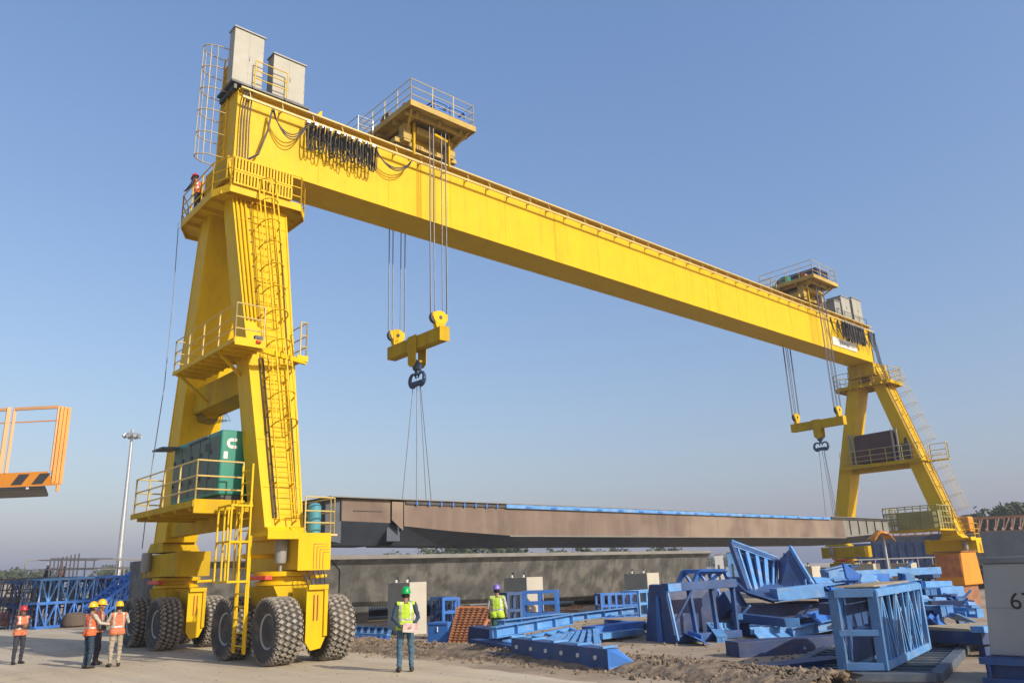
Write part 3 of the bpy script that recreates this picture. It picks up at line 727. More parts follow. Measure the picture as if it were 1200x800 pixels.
# access ladder with cage from generator platform to the ground
m = MB(); lx, ly = -1.2, -4.1
ladder(m, (lx, ly, .28), (lx, ly, 4.95), .62, (0, 1, 0), .3, .028)
for s in (-.31, .31): m.tube((lx+.04, ly+s, .25), (lx+.04, ly+s, 3.1), .04, 8)
m.beam((lx, ly-.31, 3.93), (lx, -3.5, 3.93), .08, .08); m.beam((lx, ly+.31, 3.8), (lx, -3.5, 3.8), .08, .08)
m.tube((lx, ly, 2.6), (-.17, ly+.2, 2.6), .06, 8)
al = m.build('access_ladder', YEL, crane)
m = MB(); ya, yb = ly-.42, ly+.42
for z in (1.98, 2.95, 3.85):
    m.beam((lx, ya, z), (lx-.55, ya, z), .05, .05); m.beam((lx-.55, ya, z), (lx-.55, yb, z), .05, .05); m.beam((lx-.55, yb, z), (lx, yb, z), .05, .05)
for x, y in ((lx-.55, ya), (lx-.28, ya), (lx-.55, ly), (lx-.55, yb), (lx-.28, yb), (lx-.05, ya), (lx-.05, yb)): m.beam((x, y, 1.95), (x, y, 3.88), .04, .04)
m.build('guard_cage', YEL, al)
# trolleys --------------------------------------------------------------
def trolley(X, far_one):
    t = MB(); zd = 19.86
    t.box(X-1.7, X+1.55, -2.0, 1.9, zd-.1, zd)
    t.box(X-1.72, X+1.57, -2.03, -2.0, zd-.2, zd+.05); t.box(X-1.72, X-1.69, -2.0, 1.9, zd-.2, zd+.05); t.box(X+1.55, X+1.58, -2.0, 1.9, zd-.2, zd+.05)
    for y in (-1.5, -.6, .6, 1.4): t.box(X-1.6, X+1.5, y-.05, y+.05, zd-.32, zd-.1)
    for x in (-1.15, -.05, 1.05): t.box(X+x-.06, X+x+.06, -1.7, 1.6, zd-.3, zd-.101)
    # portal frame that rides on the rails
    for x in (-1.15, 1.05):
        for y in (-.78, .78): t.box(X+x-.16, X+x+.16, y-.2, y+.2, ZT+.45, zd-.32)
        t.box(X+x-.2, X+x+.2, -1.0, 1.0, ZT+.55, ZT+.85)
    for y in (-.6, .6): t.box(X-1.6, X+1.5, y-.16, y+.16, ZT+.42, ZT+.62)
    t.beam((X-1.1, -.8, zd-.75), (X-1.5, -1.8, zd-.15), .08, .08); t.beam((X+1.1, -.8, zd-.75), (X+1.4, -1.8, zd-.15), .08, .08)
    t.box(X-.75, X+.75, -1.05, .9, ZT+.9, ZT+1.25)
    o = t.build('trolley', DECK, crane, bevel=.008)
    m = MB()
    for x in (-1.4, -.9, .8, 1.3):
        for y in (-.6, .6): m.tube((X+x, y-.06, ZT+.3), (X+x, y+.06, ZT+.3), .13, 16)
    m.build('trolley_wheel', DARK, o)
    m = MB(); m.box(X-.9, X+.75, -.62, -.58, ZT+.62, zd-.35); m.box(X-.95, X-.86, -1.12, -1.0, ZT-.1, zd-.2); m.box(X+.82, X+.9, -1.12, -1.0, ZT-.1, zd-.2)
    m.build('side_panel', YEL2, o)
    m = MB(); m.tube((X-.1, -1.35, zd-.62), (X+.55, -1.35, zd-.72), .07, 8); m.build('floodlight', YEL, o)
    m = MB(); railing(m, [(X+1.5, -1.95, zd), (X-1.65, -1.95, zd), (X-1.65, 1.85, zd), (X+1.5, 1.85, zd), (X+1.5, -1.95, zd)], 1.05, .017, 1.05, bars=(1, .66, .33)); m.build('railing', CREAMY, o)
    # lower access landing at the back left
    m = MB(); m.box(X-2.5, X-1.75, .6, 1.9, zd-.75, zd-.68); railing(m, [(X-1.8, .6, zd-.7), (X-2.5, .6, zd-.7), (X-2.5, 1.85, zd-.7)], 1.0, .02, .9); m.build('side_landing', GALV, o)
    # hoist drum, motor, gearbox
    m = MB(); m.tube((X-.9, -.5, zd+.35), (X+.5, -.5, zd+.35), .27, 16); m.tube((X-.9, .9, zd+.35), (X+.5, .9, zd+.35), .27, 16)
    for k in range(20): m.tube((X-.85+k*.066, -.5, zd+.35), (X-.82+k*.066, -.5, zd+.35), .29, 16)
    m.build('hoist_drum', DARK, o)
    m = MB(); m.tube((X-1.5, -1.2, zd+.2), (X-1.15, -1.2, zd+.2), .17, 14); m.box(X-1.45, X-1.1, .2, .6, zd, zd+.5); m.build('hoist_motor', RED if not far_one else RUST2, o, smooth=True)
    m = MB()
    bl = (X-.35, X+1.2) if not far_one else (X-.6, X+.9)
    for x in (bl[0], (bl[0]+bl[1])/2, bl[1]):
        for y in (-1.75, -1.2): m.box(x-.03, x+.03, y-.03, y+.03, zd+.001, zd+.72)
    for z in (.3, .7):
        for y in (-1.75, -1.2): m.beam((bl[0], y, zd+z), (bl[1], y, zd+z), .05, .06)
        for x in bl: m.beam((x, -1.75, zd+z), (x, -1.2, zd+z), .05, .06)
    m.beam((bl[0], -1.75, zd+.3), ((bl[0]+bl[1])/2, -1.75, zd+.7), .04, .04)
    if far_one: m.box(bl[0], bl[1], -1.7, .4, zd+.01, zd+.85)
    else: m.box(bl[0]+.05, bl[0]+.7, -1.6, -1.25, zd+.25, zd+.62)
    m.build('machine_frame', BBLUE if not far_one else NAVY, o)
    m = MB(); m.box(X-1.5, X-1.05, -.1, .4, zd+.002, zd+.55); m.build('control_box', TEAL if far_one else DARK, o, bevel=.02)
    return o
def hoist(X, zc_, zpul):
    for sy in (-1.45, 1.45):
        for k, x in enumerate((-.42, -.35, -.24, .22, .35, .42) if X < 20 else (-.5, -.38, -.2, .2, .38, .5)):
            MB().tube((X+x*1.05, sy+(.05 if k % 2 else -.05), 19.5), (X+x, sy+(.06 if k % 2 else -.06), zpul+.12), .021, 5).build('hoist_rope', ROPE, crane)
    m = MB(); zb = zpul-.93
    m.box(X-.2, X+.2, -1.78, 1.82, zb, zb+.52)
    m.box(X-.23, X+.23, -1.8, -1.77, zb-.03, zb+.55)
    sp = m.build('spreader_beam', YEL2, crane, bevel=.01)
    for sy in (-1.45, 1.45):
        m = MB()
        for yy in (-.11, .09):
            pts = []
            for i in range(12):
                a = 2*math.pi*i/12; pts.append((X+.36*math.cos(a)*(.95), sy+yy, zpul+.02+.27*math.sin(a)))
            m.prism(pts, (0, .03, 0))
        m.box(X-.35, X+.35, sy-.08, sy+.09, zpul+.02, zpul+.2)
        m.hexa([Vector(v) for v in [(X-.16, sy-.1, zb+.52), (X+.16, sy-.1, zb+.52), (X+.16, sy+.1, zb+.52), (X-.16, sy+.1, zb+.52), (X-.26, sy-.1, zpul-.12), (X+.26, sy-.1, zpul-.12), (X+.26, sy+.1, zpul-.12), (X-.26, sy+.1, zpul-.12)]])
        b = m.build('pulley_block', YEL, sp, bevel=.008)
        MB().tube((X, sy-.14, zpul+.02), (X, sy+.14, zpul+.02), .07, 10).tube((X-.2, sy-.07, zpul), (X-.2, sy+.08, zpul), .22, 16).build('pulley_pin', DARK, sp)
    m = MB()
    for s in (-.26, .23): m.prism([(X+s, -.3, zb+.56), (X+s, .3, zb+.56), (X+s, .26, zb-.55), (X+s, .1, zb-.68), (X+s, -.1, zb-.68), (X+s, -.26, zb-.55)], (.03, 0, 0))
    m.tube((X-.3, 0, zb-.42), (X+.3, 0, zb-.42), .06, 10)
    m.build('hanger_plate', YEL2, sp, bevel=.006)
    # double ramshorn hook
    m = MB(); zh = zb-.7
    m.tube((X, 0, zh+.3), (X, 0, zh-.28), .10, 12); m.lathe([(.05, -.2), (.17, -.12), (.2, .05), (.12, .16), (0, .2)], (X, 0, zh+.05), 'z', 16)
    for s in (-1, 1):
        pts = []
        for i in range(11):
            a = R(-100+i*27); pts.append((X, s*(.27+.21*math.cos(a)*1.0), zh-.45+.24*math.sin(a)))
        for i in range(10): m.tube(pts[i], pts[i+1], .105-.0075*i, 10, .105-.0075*(i+1))
    m.tube((X, -.28, zh-.62), (X, .28, zh-.62), .11, 12)
    m.build('lifting_hook', mat('blue_hook_paint', (.03, .06, .12), .5), crane, smooth=True)
    return zh-.68
trolley(7.1, False); trolley(38.5, True)
h1 = hoist(7.1, 0, 11.33); h2 = hoist(38.5, 0, 11.17)
for X, hz_, lab in ((7.1, h1, 'bundle of four steel slings from the nearer hook down to the brown girder'), (38.5, h2, 'bundle of four steel slings from the farther hook down to the brown girder')):
    t = empty('lifting_sling', (X, 0, hz_), lab, 'sling', 'slings that carry the brown steel girder')
    for (dx, dy, s) in ((-.62, .05, .12), (-.2, -.25, .05), (.2, -.3, -.05), (.72, .1, -.12)):
        m = MB(); m.tube((X+dx*.12, dy*.3+s, hz_+.1), (X+dx, dy, 4.62), .016, 6); m.tube((X+dx, dy, 4.62), (X+dx, dy, 4.5), .045, 8); m.build('sling_leg', ROPE, t)
# service rope hanging outside the near gantry
t = single(MB().path([(-1.66, 1.9, ZP-.05), (-1.8, 1.3, 11), (-1.95, .9, 8), (-2.2, .6, 5.2), (-2.28, .5, 3.0)], .014, 5), 'hanging_rope', ROPE, (-2.28, .5, 3.0), 'thin rope hanging from the crane top platform past the generator', 'rope')
# ------------------------------------------------------------------ the lifted steel girder
def steel_girder():
    t = empty('steel_box_girder', (22, 0, 2.93), 'long weathered brown steel girder with a blue top edge, hanging from the crane hooks', 'steel girder')
    ZTOP = 4.46
    def sec(x, zs, zb, w=1.6, wb=.8, zt=ZTOP): return [(x, -w, zt), (x, -w, zs), (x, -wb, zb), (x, wb, zb), (x, w, zs), (x, w, zt)]
    secs = [sec(5.45, 3.60, 3.0), sec(7.5, 3.45, 2.98), sec(10.2, 3.31, 2.95), sec(20, 3.30, 2.93), sec(36.7, 3.32, 2.93), sec(42.7, 3.62, 3.15)]
    m = MB()
    for s in secs: m.v += [Vector(p) for p in s]
    for i in range(len(secs)-1):
        for k in range(6):
            a = i*6+k; b = i*6+(k+1) % 6
            m.f.append((a, b, b+6, a+6)); m.m.append(1 if k in (1, 2, 3) else (2 if i == 4 and k in (0, 4) else 0))  # lower faces get slate: their shade is put into the colour
    m.f.append((5, 4, 3, 2, 1, 0)); m.m.append(1); e = (len(secs)-1)*6; m.f.append(tuple(e+k for k in range(6))); m.m.append(2)
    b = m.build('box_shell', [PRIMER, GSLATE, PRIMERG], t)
    # nose piece
    m = MB(); s2 = [sec(3.1, 3.74, 3.02, 1.55), sec(4.93, 3.70, 3.0, 1.55)]
    for s in s2: m.v += [Vector(p) for p in s]
    for k in range(6): m.f.append((k, (k+1) % 6, (k+1) % 6+6, k+6)); m.m.append(1 if k in (1, 2, 3) else 0)  # nose underside in slate too, shade painted in
    m.f.append((5, 4, 3, 2, 1, 0)); m.m.append(1); m.f.append((6, 7, 8, 9, 10, 11)); m.m.append(1)
    m.mi(1).box(4.93, 5.45, -1.35, 1.35, 3.12, 4.4)
    m.hexa([Vector(v) for v in [(2.62, -1.35, 3.15), (3.09, -1.53, 3.05), (3.09, 1.53, 3.05), (2.62, 1.35, 3.15), (2.62, -1.35, 4.4), (3.09, -1.53, 4.45), (3.09, 1.53, 4.45), (2.62, 1.35, 4.4)]])
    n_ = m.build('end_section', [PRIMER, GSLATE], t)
    m = MB(); m.prism([(4.95, -1.62, 4.40), (5.40, -1.62, 4.40), (5.40, -1.62, 3.45), (4.95, -1.62, 3.80)], (0, .03, 0)); m.build('gusset_fin', PRIMER, t)
    m = MB(); m.box(3.5, 4.6, -1.575, -1.555, 4.06, 4.085); m.box(3.05, 3.08, -1.58, -1.55, 3.76, 4.4); m.build('weld_ledge', DARK, n_)
    m = MB(); m.box(2.6, 42.8, -1.72, 1.72, ZTOP+.003, ZTOP+.035); m.build('top_plate', CONC_T, t)
    m = MB(); m.box(10.0, 35, -1.70, -1.60, ZTOP-.15, ZTOP-.002); m.build('edge_angle', LBLUE, t)
    m = MB(); m.box(5.5, 10, -1.66, -1.602, ZTOP-.13, ZTOP-.04)  # dark bar painted as the shade of the gap under the top plate
    m.build('recess_shade', DARK, t); MB().box(35.2, 42.6, -1.66, -1.602, ZTOP-.13, ZTOP-.03).build('recess_shade', DARK, t)
    m = MB()
    for i in range(8): m.box(5.9+i*.52, 5.96+i*.52, -1.69, -1.602, ZTOP-.16, ZTOP-.02)
    for i in range(18): m.box(11+i*1.35, 11.3+i*1.35, -1.72, -1.701, ZTOP-.13, ZTOP-.06)
    m.build('edge_bracket', BLUE, t)
    m = MB(); random.seed(8)
    for i in range(13): m.box(8.0+i*2.25, 8.012+i*2.25, -1.606, -1.601, 3.36+ (0.06 if i == 0 else 0), ZTOP-.16)
    m.box(10.2, 36.7, -1.63, -1.6, 3.27, 3.315)
    m.build('panel_seam', PRIMERG, t)
    m = MB()
    for i in range(5): m.box(37.4+i*1.1, 37.45+i*1.1, -1.66, -1.6, 3.45+i*.05, ZTOP-.14)
    m.build('end_rib', GSLATE, t)
    for dx, dy in ((-.62, .05), (-.2, -.25), (.2, -.3), (.72, .1)):
        for X in (7.1, 38.5): MB().prism([(X+dx-.09, dy-.01, ZTOP+.037), (X+dx+.09, dy-.01, ZTOP+.037), (X+dx+.05, dy-.01, ZTOP+.2), (X+dx-.05, dy-.01, ZTOP+.2)], (0, .02, 0)).build('lifting_lug', GSLATE, t)
steel_girder()
# ------------------------------------------------------------------ concrete box girder behind
def conc_girder():
    t = empty('concrete_box_girder', (19, 9.5, 0), 'long stained grey concrete box girder lying behind the pedestals below the lifted steel girder', 'concrete girder')
    m = MB(); n = 30
    def web(x): return 1.15-.028*(x-2)
    secs = []
    for i in range(n+1):
        x = 1.2+(36.6-1.2)*i/n; zb = max(.35, web(x))
        secs.append([(x, 7.85, 2.98), (x, 7.85, 2.80), (x, 8.15, 2.55), (x, 8.75, zb), (x, 9.0, zb-.22), (x, 12.4, zb-.22), (x, 12.9, zb), (x, 13, 2.6), (x, 13.2, 2.76), (x, 13.2, 2.98)])
    k = 10
    for s in secs: m.v += [Vector(p) for p in s]
    for i in range(n):
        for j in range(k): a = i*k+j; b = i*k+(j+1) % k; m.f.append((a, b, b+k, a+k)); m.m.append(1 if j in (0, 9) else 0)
    m.f.append(tuple(range(k-1, -1, -1))); m.m.append(0); m.f.append(tuple(range(n*k, n*k+k))); m.m.append(0)
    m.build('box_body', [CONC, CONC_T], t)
    m = MB()
    for i in range(1, 9): x = 1.2+i*4.05; m.hexa([Vector(v) for v in [(x, 8.5, 1.6), (x+.03, 8.5, 1.6), (x+.03, 8.52, 1.6), (x, 8.52, 1.6), (x, 8.13, 2.56), (x+.03, 8.13, 2.56), (x+.03, 8.16, 2.56), (x, 8.16, 2.56)]])
    m.build('casting_joint', mat('dark_joint', (.09, .085, .08), .9), t)
    for x in (4, 10, 16, 22, 28, 34): MB().box(x-.6, x+.6, 8.9, 12, 0, max(.35, web(x))-.222).build('bearing_block', CONC, t, bevel=.02)
conc_girder()
# ------------------------------------------------------------------ pedestals for the steel girder
def pedestal(pxl, pxr, pyt, label, i):
    a = at(pxl, pyt, 1, -.2); b = at(pxr, pyt, 1, -.2); zt = a.z
    t = empty('concrete_pedestal', ((a.x+b.x)/2, 1.1, 0), label, 'concrete pedestal', 'concrete pedestals in a row below the steel girder')
    MB().box(a.x, b.x, -.2, 1.2, 0, zt).build('block', CREAMC, t, bevel=.02)
    for y in (.1, .8):
        m = MB(); c = (a.x+.2, y, zt); m.tube((c[0], c[1], zt), (c[0], c[1], zt+.1), .05, 10); m.tube((c[0], c[1], zt+.1), (c[0], c[1], zt+.2), .07, 10, .05); m.build('jack', DARK, t)
        MB().tube((c[0]-.14, c[1]-.05, zt+.002), (c[0]-.14, c[1]-.05, zt+.1), .05, 8).build('jack_cap', WHITE, t)
for i, (l, r_, tp, lab) in enumerate(((480, 500, 682, 'nearest cream pedestal, tall behind the man in the green helmet'), (617, 636, 676, 'cream pedestal standing behind the small blue frame and lime vested man'), (758, 772, 671, 'cream pedestal behind the long blue cage frames'), (951, 961, 663, 'small cream pedestal in front of the far yellow bogie'), (1023, 1031, 660, 'small cream pedestal just left of the post with orange cloth'), (1067, 1074, 659, 'small cream pedestal right of the post with orange cloth'))):
    pedestal(l, r_, tp, lab, i)
# ------------------------------------------------------------------ high mast lamp
def mast():
    b = far(138, 675, 78); b.z = 0; tp = far(152, 510, 78)
    t = empty('high_mast_lamp', b, 'tall pale steel mast carrying a ring of floodlights, left of the crane', 'lamp mast')
    h = tp.z; MB().tube(b, (b.x, b.y, h), .27, 14, .12).build('mast', GALV, t, smooth=True)
    m = MB(); c = Vector((b.x, b.y, h)); pts = [c+Vector((.4*math.cos(a*math.pi/8), .4*math.sin(a*math.pi/8), -.1)) for a in range(17)]
    m.path(pts, .05, 6)
    for a in range(4): m.tube(c+Vector((0, 0, -.1)), pts[a*4], .04, 6)
    m.tube(c, c+Vector((0, 0, .5)), .16, 10); m.build('lamp_ring', GALV, t)
    for a in range(8):
        an = a*math.pi/4; d = Vector((math.cos(an), math.sin(an), 0)); p = c+d*.5
        m = MB(); m.beam(p+Vector((0, 0, .1)), p+d*.25+Vector((0, 0, -.12)), .34, .26); m.build('floodlight', GALV, t, bevel=.02)
        MB().beam(p+d*.252+Vector((0, 0, -.121)), p+d*.27+Vector((0, 0, -.13)), .28, .2).build('floodlight_glass', GLASS, t)
mast()
# ------------------------------------------------------------------ boom lift basket at the left edge
def basket():
    D = 9.6
    P = lambda x, y, d=D: far(x, y, d)
    bl, br = P(5, 567, 10.0), P(60, 568, 9.7); zf = (bl.z+br.z)/2; bl.z = br.z = zf
    u = (br-bl).normalized(); v = (br-CP); v.z = 0; v = (v.normalized()+u*.05).normalized()
    t = empty('lift_basket', bl+v*.4, 'orange boom lift basket with black warning stripes, raised at the left edge', 'lift basket')
    h = P(15, 478, 9.95).z-zf; wdt = (br-bl).length
    def Q(a, b, z): return bl+u*a+v*b+Vector((0, 0, z))
    m = MB(); a0, a1 = -1.3, wdt-.06
    m.hexa([Q(a0, 0, -.055), Q(a1, 0, -.055), Q(a1, .8, -.055), Q(a0, .8, -.055), Q(a0, 0, -.02), Q(a1, 0, -.02), Q(a1, .8, -.02), Q(a0, .8, -.02)])
    m.build('floor', DARK, t, bevel=.01)
    m = MB()   # kick plate
    m.hexa([Q(a0, -.012, -.02), Q(a1+.12, -.012, -.02), Q(a1+.12, .0, -.02), Q(a0, .0, -.02), Q(a0, -.012, .13), Q(a1, -.012, .13), Q(a1, 0, .13), Q(a0, 0, .13)])
    k = m.build('kick_plate', ORANGE, t)
    m = MB()
    for s in (.07, .30): m.prism([Q(s, -.016, 0), Q(s+.12, -.016, 0), Q(s+.20, -.016, .11), Q(s+.08, -.016, .11)], tuple(v*.003))
    m.build('warning_stripe', DARK, k)
    m = MB(); e = .018
    for a in (0, wdt-.02, -.62): m.beam(Q(a, 0, .13), Q(a, 0, h), .028, .028)
    m.beam(Q(0, 0, h), Q(wdt-.02, 0, h), .03, .03); m.beam(Q(-.62, 0, h), Q(-.07, 0, h), .03, .03); m.beam(Q(-.07, 0, .13), Q(-.07, 0, h+.02), .04, .04)
    m.beam(Q(a0, 0, h), Q(-.62, 0, h), .03, .03)
    m.build('gate_frame', mat('pale_orange_rail', (.50, .27, .12), .5, var=.08), t)
    m = MB()
    for a, b in ((wdt+.01, .02), (wdt+.05, .1), (wdt+.09, .2)): m.beam(Q(a, b*.4, -.0), Q(a, b*.4, h), .03, .05)
    m.beam(Q(a1+.1, .8, 0), Q(a1+.1, .8, h), .03, .03); m.beam(Q(a1+.1, .1, h), Q(a1+.1, .8, h), .03, .03); m.beam(Q(a0, .8, h), Q(a1+.1, .8, h), .012, .012)
    m.build('side_guard', ORANGE, t)
    m = MB(); m.tube(Q(a0, .4, -.06), Q(a0-1.4, .4, -.6), .09, 10); m.tube(Q(a0-1.4, .4, -.6), Q(a0-4.5, 1.4, -2.6), .14, 10); m.build('boom_arm', ORANGE, t)
    m = MB(); q = Q(.25, -.016, -.04); m.beam(q, q+u*.025, .01, .02); m.build('bolt', WHITE, t)
basket()
# ------------------------------------------------------------------ trees
def tree(base, h, w, label, group, leaves=700, seed=0, name='tree', leaf=.5):
    random.seed(seed)
    t = empty(name, base, label, 'tree', group); b = Vector(base)
    m = MB(); top = b+Vector((0, 0, h*.62)); m.tube(b, top, h*.035, 7, h*.015)
    cl = []
    for i in range(9):
        a = random.uniform(0, 6.3); r = random.uniform(.1, .42)*w; z = random.uniform(.42, .86)*h
        c = b+Vector((math.cos(a)*r, math.sin(a)*r, z)); cl.append((c, random.uniform(.14, .25)*w))
        m.tube(b+Vector((0, 0, random.uniform(.3, .55)*h)), c, h*.012, 5, h*.005)
    m.build('trunk', BARK, t)
    m = MB()
    for i in range(leaves):
        c, r = random.choice(cl); d = Vector((random.gauss(0, 1), random.gauss(0, 1), random.gauss(0, .75))).normalized()*r*random.uniform(.55, 1.12)
        p = c+d; s = leaf*random.uniform(.5, 1.1); a = Vector((random.uniform(-1, 1), random.uniform(-1, 1), random.uniform(-1, 1))).normalized(); bb = a.orthogonal().normalized()
        a = a*s; bb = bb*s*.7; m.add([p-a, p-bb, p+a, p+bb], [(0, 1, 2, 3)])
    m.build('crown', LEAF, t)
    return t
def gz(px, D): p = far(px, 660, D); p.z = 0; return p
tl = 'green round tree on the horizon seen between the concrete girder and the steel girder'
for i, (px, h, D, w) in enumerate(((470, 6.4, 170, 8), (490, 6.8, 175, 9), (512, 7.8, 160, 8), (532, 8.5, 165, 10), (556, 8.6, 160, 10), (580, 8.2, 168, 9), (600, 7.2, 170, 9), (655, 6.6, 180, 8), (690, 6.9, 180, 9), (715, 6.9, 185, 8), (745, 6.4, 190, 8), (785, 6.4, 190, 8))):
    tree(gz(px, D), h, w, tl, 'trees on the horizon below the steel girder', 750, i, leaf=.62)
for i, (px, h, D, w) in enumerate(((1160, 8.6, 150, 9), (1178, 9.8, 148, 10), (1197, 10.5, 140, 9), (1215, 10, 145, 10))):
    tree(gz(px, D), h, w, 'dark green tree at the right edge behind the rusty lattice rack', 'trees at the right edge', 1500, 40+i, leaf=.6)
def wood(px0, px1, n, D, h, label, seed):
    random.seed(seed); m = MB()
    for i in range(n):
        px = px0+(px1-px0)*(i+random.random())/n; b = gz(px, D*random.uniform(.95, 1.1)); hh = h*random.uniform(.7, 1.1)
        m.tube(b, b+Vector((0, 0, hh*.6)), .15, 5)
        for k in range(260):
            d = Vector((random.gauss(0, 1), random.gauss(0, 1), 0))*2.0; z = hh*(.35+.65*random.random()**.7)*(1-.02*d.length_squared); p = b+d+Vector((0, 0, max(.3, z)))
            s = .55*random.uniform(.5, 1.1); a = Vector((random.uniform(-1, 1), random.uniform(-1, 1), random.uniform(-1, 1))).normalized(); bb = a.orthogonal().normalized()
            m.add([p-a*s, p-bb*s*.7, p+a*s, p+bb*s*.7], [(0, 1, 2, 3)])
    o = m.build('woodland', LEAF, None, off=(0, 0, 0)); tag(o, label, 'woodland', kind='stuff')
wood(-60, 60, 34, 230, 6.8, 'hazy far-off wood along the horizon at the left edge', 3)
wood(120, 330, 40, 240, 7.4, 'hazy far-off wood on the horizon behind the left crane legs', 4)
wood(620, 900, 30, 330, 7.0, 'low hazy wood far off on the horizon behind the concrete girder', 5)
# ------------------------------------------------------------------ far walls and racks on the right
def far_right():
    a = far(1000, 668, 78); a.z = 0; b = far(1260, 660, 78); b.z = 0; d = (b-a).normalized(); n = Vector((-d.y, d.x, 0))
    if n.dot(BF) < 0: n = -n
    Lw = (b-a).length
    t = empty('steel_hoarding', a.lerp(b, .5), 'long dark navy steel hoarding with a pale handrail behind the far crane legs', 'steel wall')
    def box(m, s0, s1, o0, o1, z0, z1):
        p = [a+d*s0+n*o0, a+d*s1+n*o0, a+d*s1+n*o1, a+d*s0+n*o1]
        m.hexa([Vector((q.x, q.y, z0)) for q in p]+[Vector((q.x, q.y, z1)) for q in p])
    m = MB(); box(m, 0, 9, 0, .3, 0, 3.4); m.build('panel', NAVY, t)
    m = MB(); box(m, 9, Lw, .4, .8, 0, 3.9); m.build('grey_panel', GSLATE, t)
    m = MB(); box(m, -.5, 9, -.6, -.55, 2.0, 2.1)
    for i in range(9): box(m, -.3+i*1.1, -.24+i*1.1, -.6, -.55, 0, 2.05)
    m.build('handrail', WHITE, t)
    m = MB()
    for i in range(14): box(m, i*.65, i*.65+.08, -.05, -.002, 0, 3.3)
    m.build('panel_rib', DBLUE, t)
    t = empty('lattice_rack', (a+d*Lw*.6+n*3), 'long rusty lattice rack at the right edge above the dark hoarding', 'lattice rack')
    t.location.z = 3.7
    s0 = 1.5; m = MB()
    z0, z1 = 3.95, 5.15
    for z in (z0, z1): 
        for o in (3, 4.4): m.beam(a+d*s0+n*o+Vector((0, 0, z)), b+n*o+Vector((0, 0, z)), .14, .14)
    m.build('chord', RUST, t)
    m = MB(); s = s0
    random.seed(3)
    while s < Lw:
        q = a+d*s+n*3; m.beam(q+Vector((0, 0, z0)), q+d*random.uniform(.1, .7)+Vector((0, 0, z1)), .1, .1)
        m.beam(q+n*1.4+Vector((0, 0, z0)), q+n*1.4+d*.3+Vector((0, 0, z1)), .1, .1)
        q2 = q+n*.1; m.beam(q2+Vector((0, 0, z0)), q2+n*1.2+Vector((0, 0, z0+.3)), .1, .1); s += .62
    m.build('lattice_bar', mat('pinkish_rust_steel', (.45, .27, .20), .8, var=.3), t)
    m = MB(); box(m, s0, Lw, 2.9, 4.6, 0, 3.9); m.build('rack_base', GSLATE, t)
    q = a+d*17.6+n*2.4
    c = far(1131, 627, 80)
    single(MB().box(c.x-.5, c.x+.6, c.y-.7, c.y+.4, 4.0, 5.3), 'tarpaulin_bundle', ORANGE2, (c.x, c.y, 4.0), 'small bright orange bundle hung on the rusty lattice rack', 'bundle', bevel=.1)
    # white box behind
far_right()
def tarp_post():
    p = far(1045, 690, 34); p.z = 0; tp = far(1044, 622, 34)
    t = empty('cloth_post', p, 'thin white post with an orange cloth drooping from its top, behind the blue steel heap', 'post')
    MB().tube(p, (p.x, p.y, tp.z), .045, 8).build('pole', GALV, t)
    m = MB(); c = Vector((p.x, p.y, tp.z)); r = BR.copy(); r.z = 0; r.normalize(); f2 = Vector((-r.y, r.x, 0))
    vs = []; nu, nv = 10, 5
    for i in range(nu+1):
        for j in range(nv+1):
            u = -1+2*i/nu; w = -.5+j/nv
            vs.append(c+r*(u*.42-.12)+f2*w*.7+Vector((0, 0, .05-.32*abs(u)**1.3-.25*abs(w)**2+.04*math.sin(7*u+4*w))))
    m.add(vs, [(i*(nv+1)+j, i*(nv+1)+j+1, (i+1)*(nv+1)+j+1, (i+1)*(nv+1)+j) for i in range(nu) for j in range(nv)])
    o = m.build('cloth', ORANGE2, t, smooth=True); so_ = o.modifiers.new('thick', 'SOLIDIFY'); so_.thickness = .02
tarp_post()
# mesh basket platform on the far gantry
m = MB(); x0, x1, y0, y1, z0, z1 = L-3.4, L-1.0, -4.3, -.9, 3.75, 5.2
m.box(x0, x1, y0, y1, z0-.12, z0)
mp = m.build('far_platform', YEL2, crane)
m = MB(); railing(m, [(x0, y0, z0), (x1, y0, z0), (x1, y1, z0), (x0, y1, z0)], 1.45, .03, .5, bars=(1, .75, .5, .25), closed=True)
m.build('mesh_railing', OLIVE, mp)
m = MB()
for i in range(60): y = y0+(y1-y0)*i/60; m.box(x0-.01, x0+.01, y-.012, y+.012, z0, z0+1.1)
for i in range(14): m.box(x0-.012, x0+.012, y0, y1, z0+i*.08, z0+i*.08+.012)
m.build('mesh_panel', OLIVE, mp)
m = MB(); m.box(x0+.6, x1-.3, y0+.5, y1-.6, z0+.001, z0+1.15); m.build('pump_unit', OLIVE, mp, bevel=.04)
# ------------------------------------------------------------------ orange machine housing and numbered block
def housing():
    a = far(1134, 690, 36.5); c = Vector((a.x, a.y, 0))
    t = empty('machine_housing', c+Vector((.6, 1, 0)), 'brown and bright orange steel machine housing left of the numbered grey block', 'machine housing')
    x, y = c.x, c.y
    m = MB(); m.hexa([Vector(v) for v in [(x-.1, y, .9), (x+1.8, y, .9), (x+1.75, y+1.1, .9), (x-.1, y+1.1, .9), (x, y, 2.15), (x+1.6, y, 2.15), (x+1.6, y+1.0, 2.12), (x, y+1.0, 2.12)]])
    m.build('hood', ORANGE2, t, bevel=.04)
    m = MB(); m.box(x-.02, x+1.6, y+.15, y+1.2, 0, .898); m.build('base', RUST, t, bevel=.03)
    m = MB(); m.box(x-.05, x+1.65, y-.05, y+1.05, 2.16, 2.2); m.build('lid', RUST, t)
    m = MB(); m.box(x-.075, x-.05, y+.06, y+.95, 1.0, 2.08); m.build('shade_side_cover', RUST2, t, bevel=.004)  # browner cover on the shaded side; the shade is put into its colour
housing()
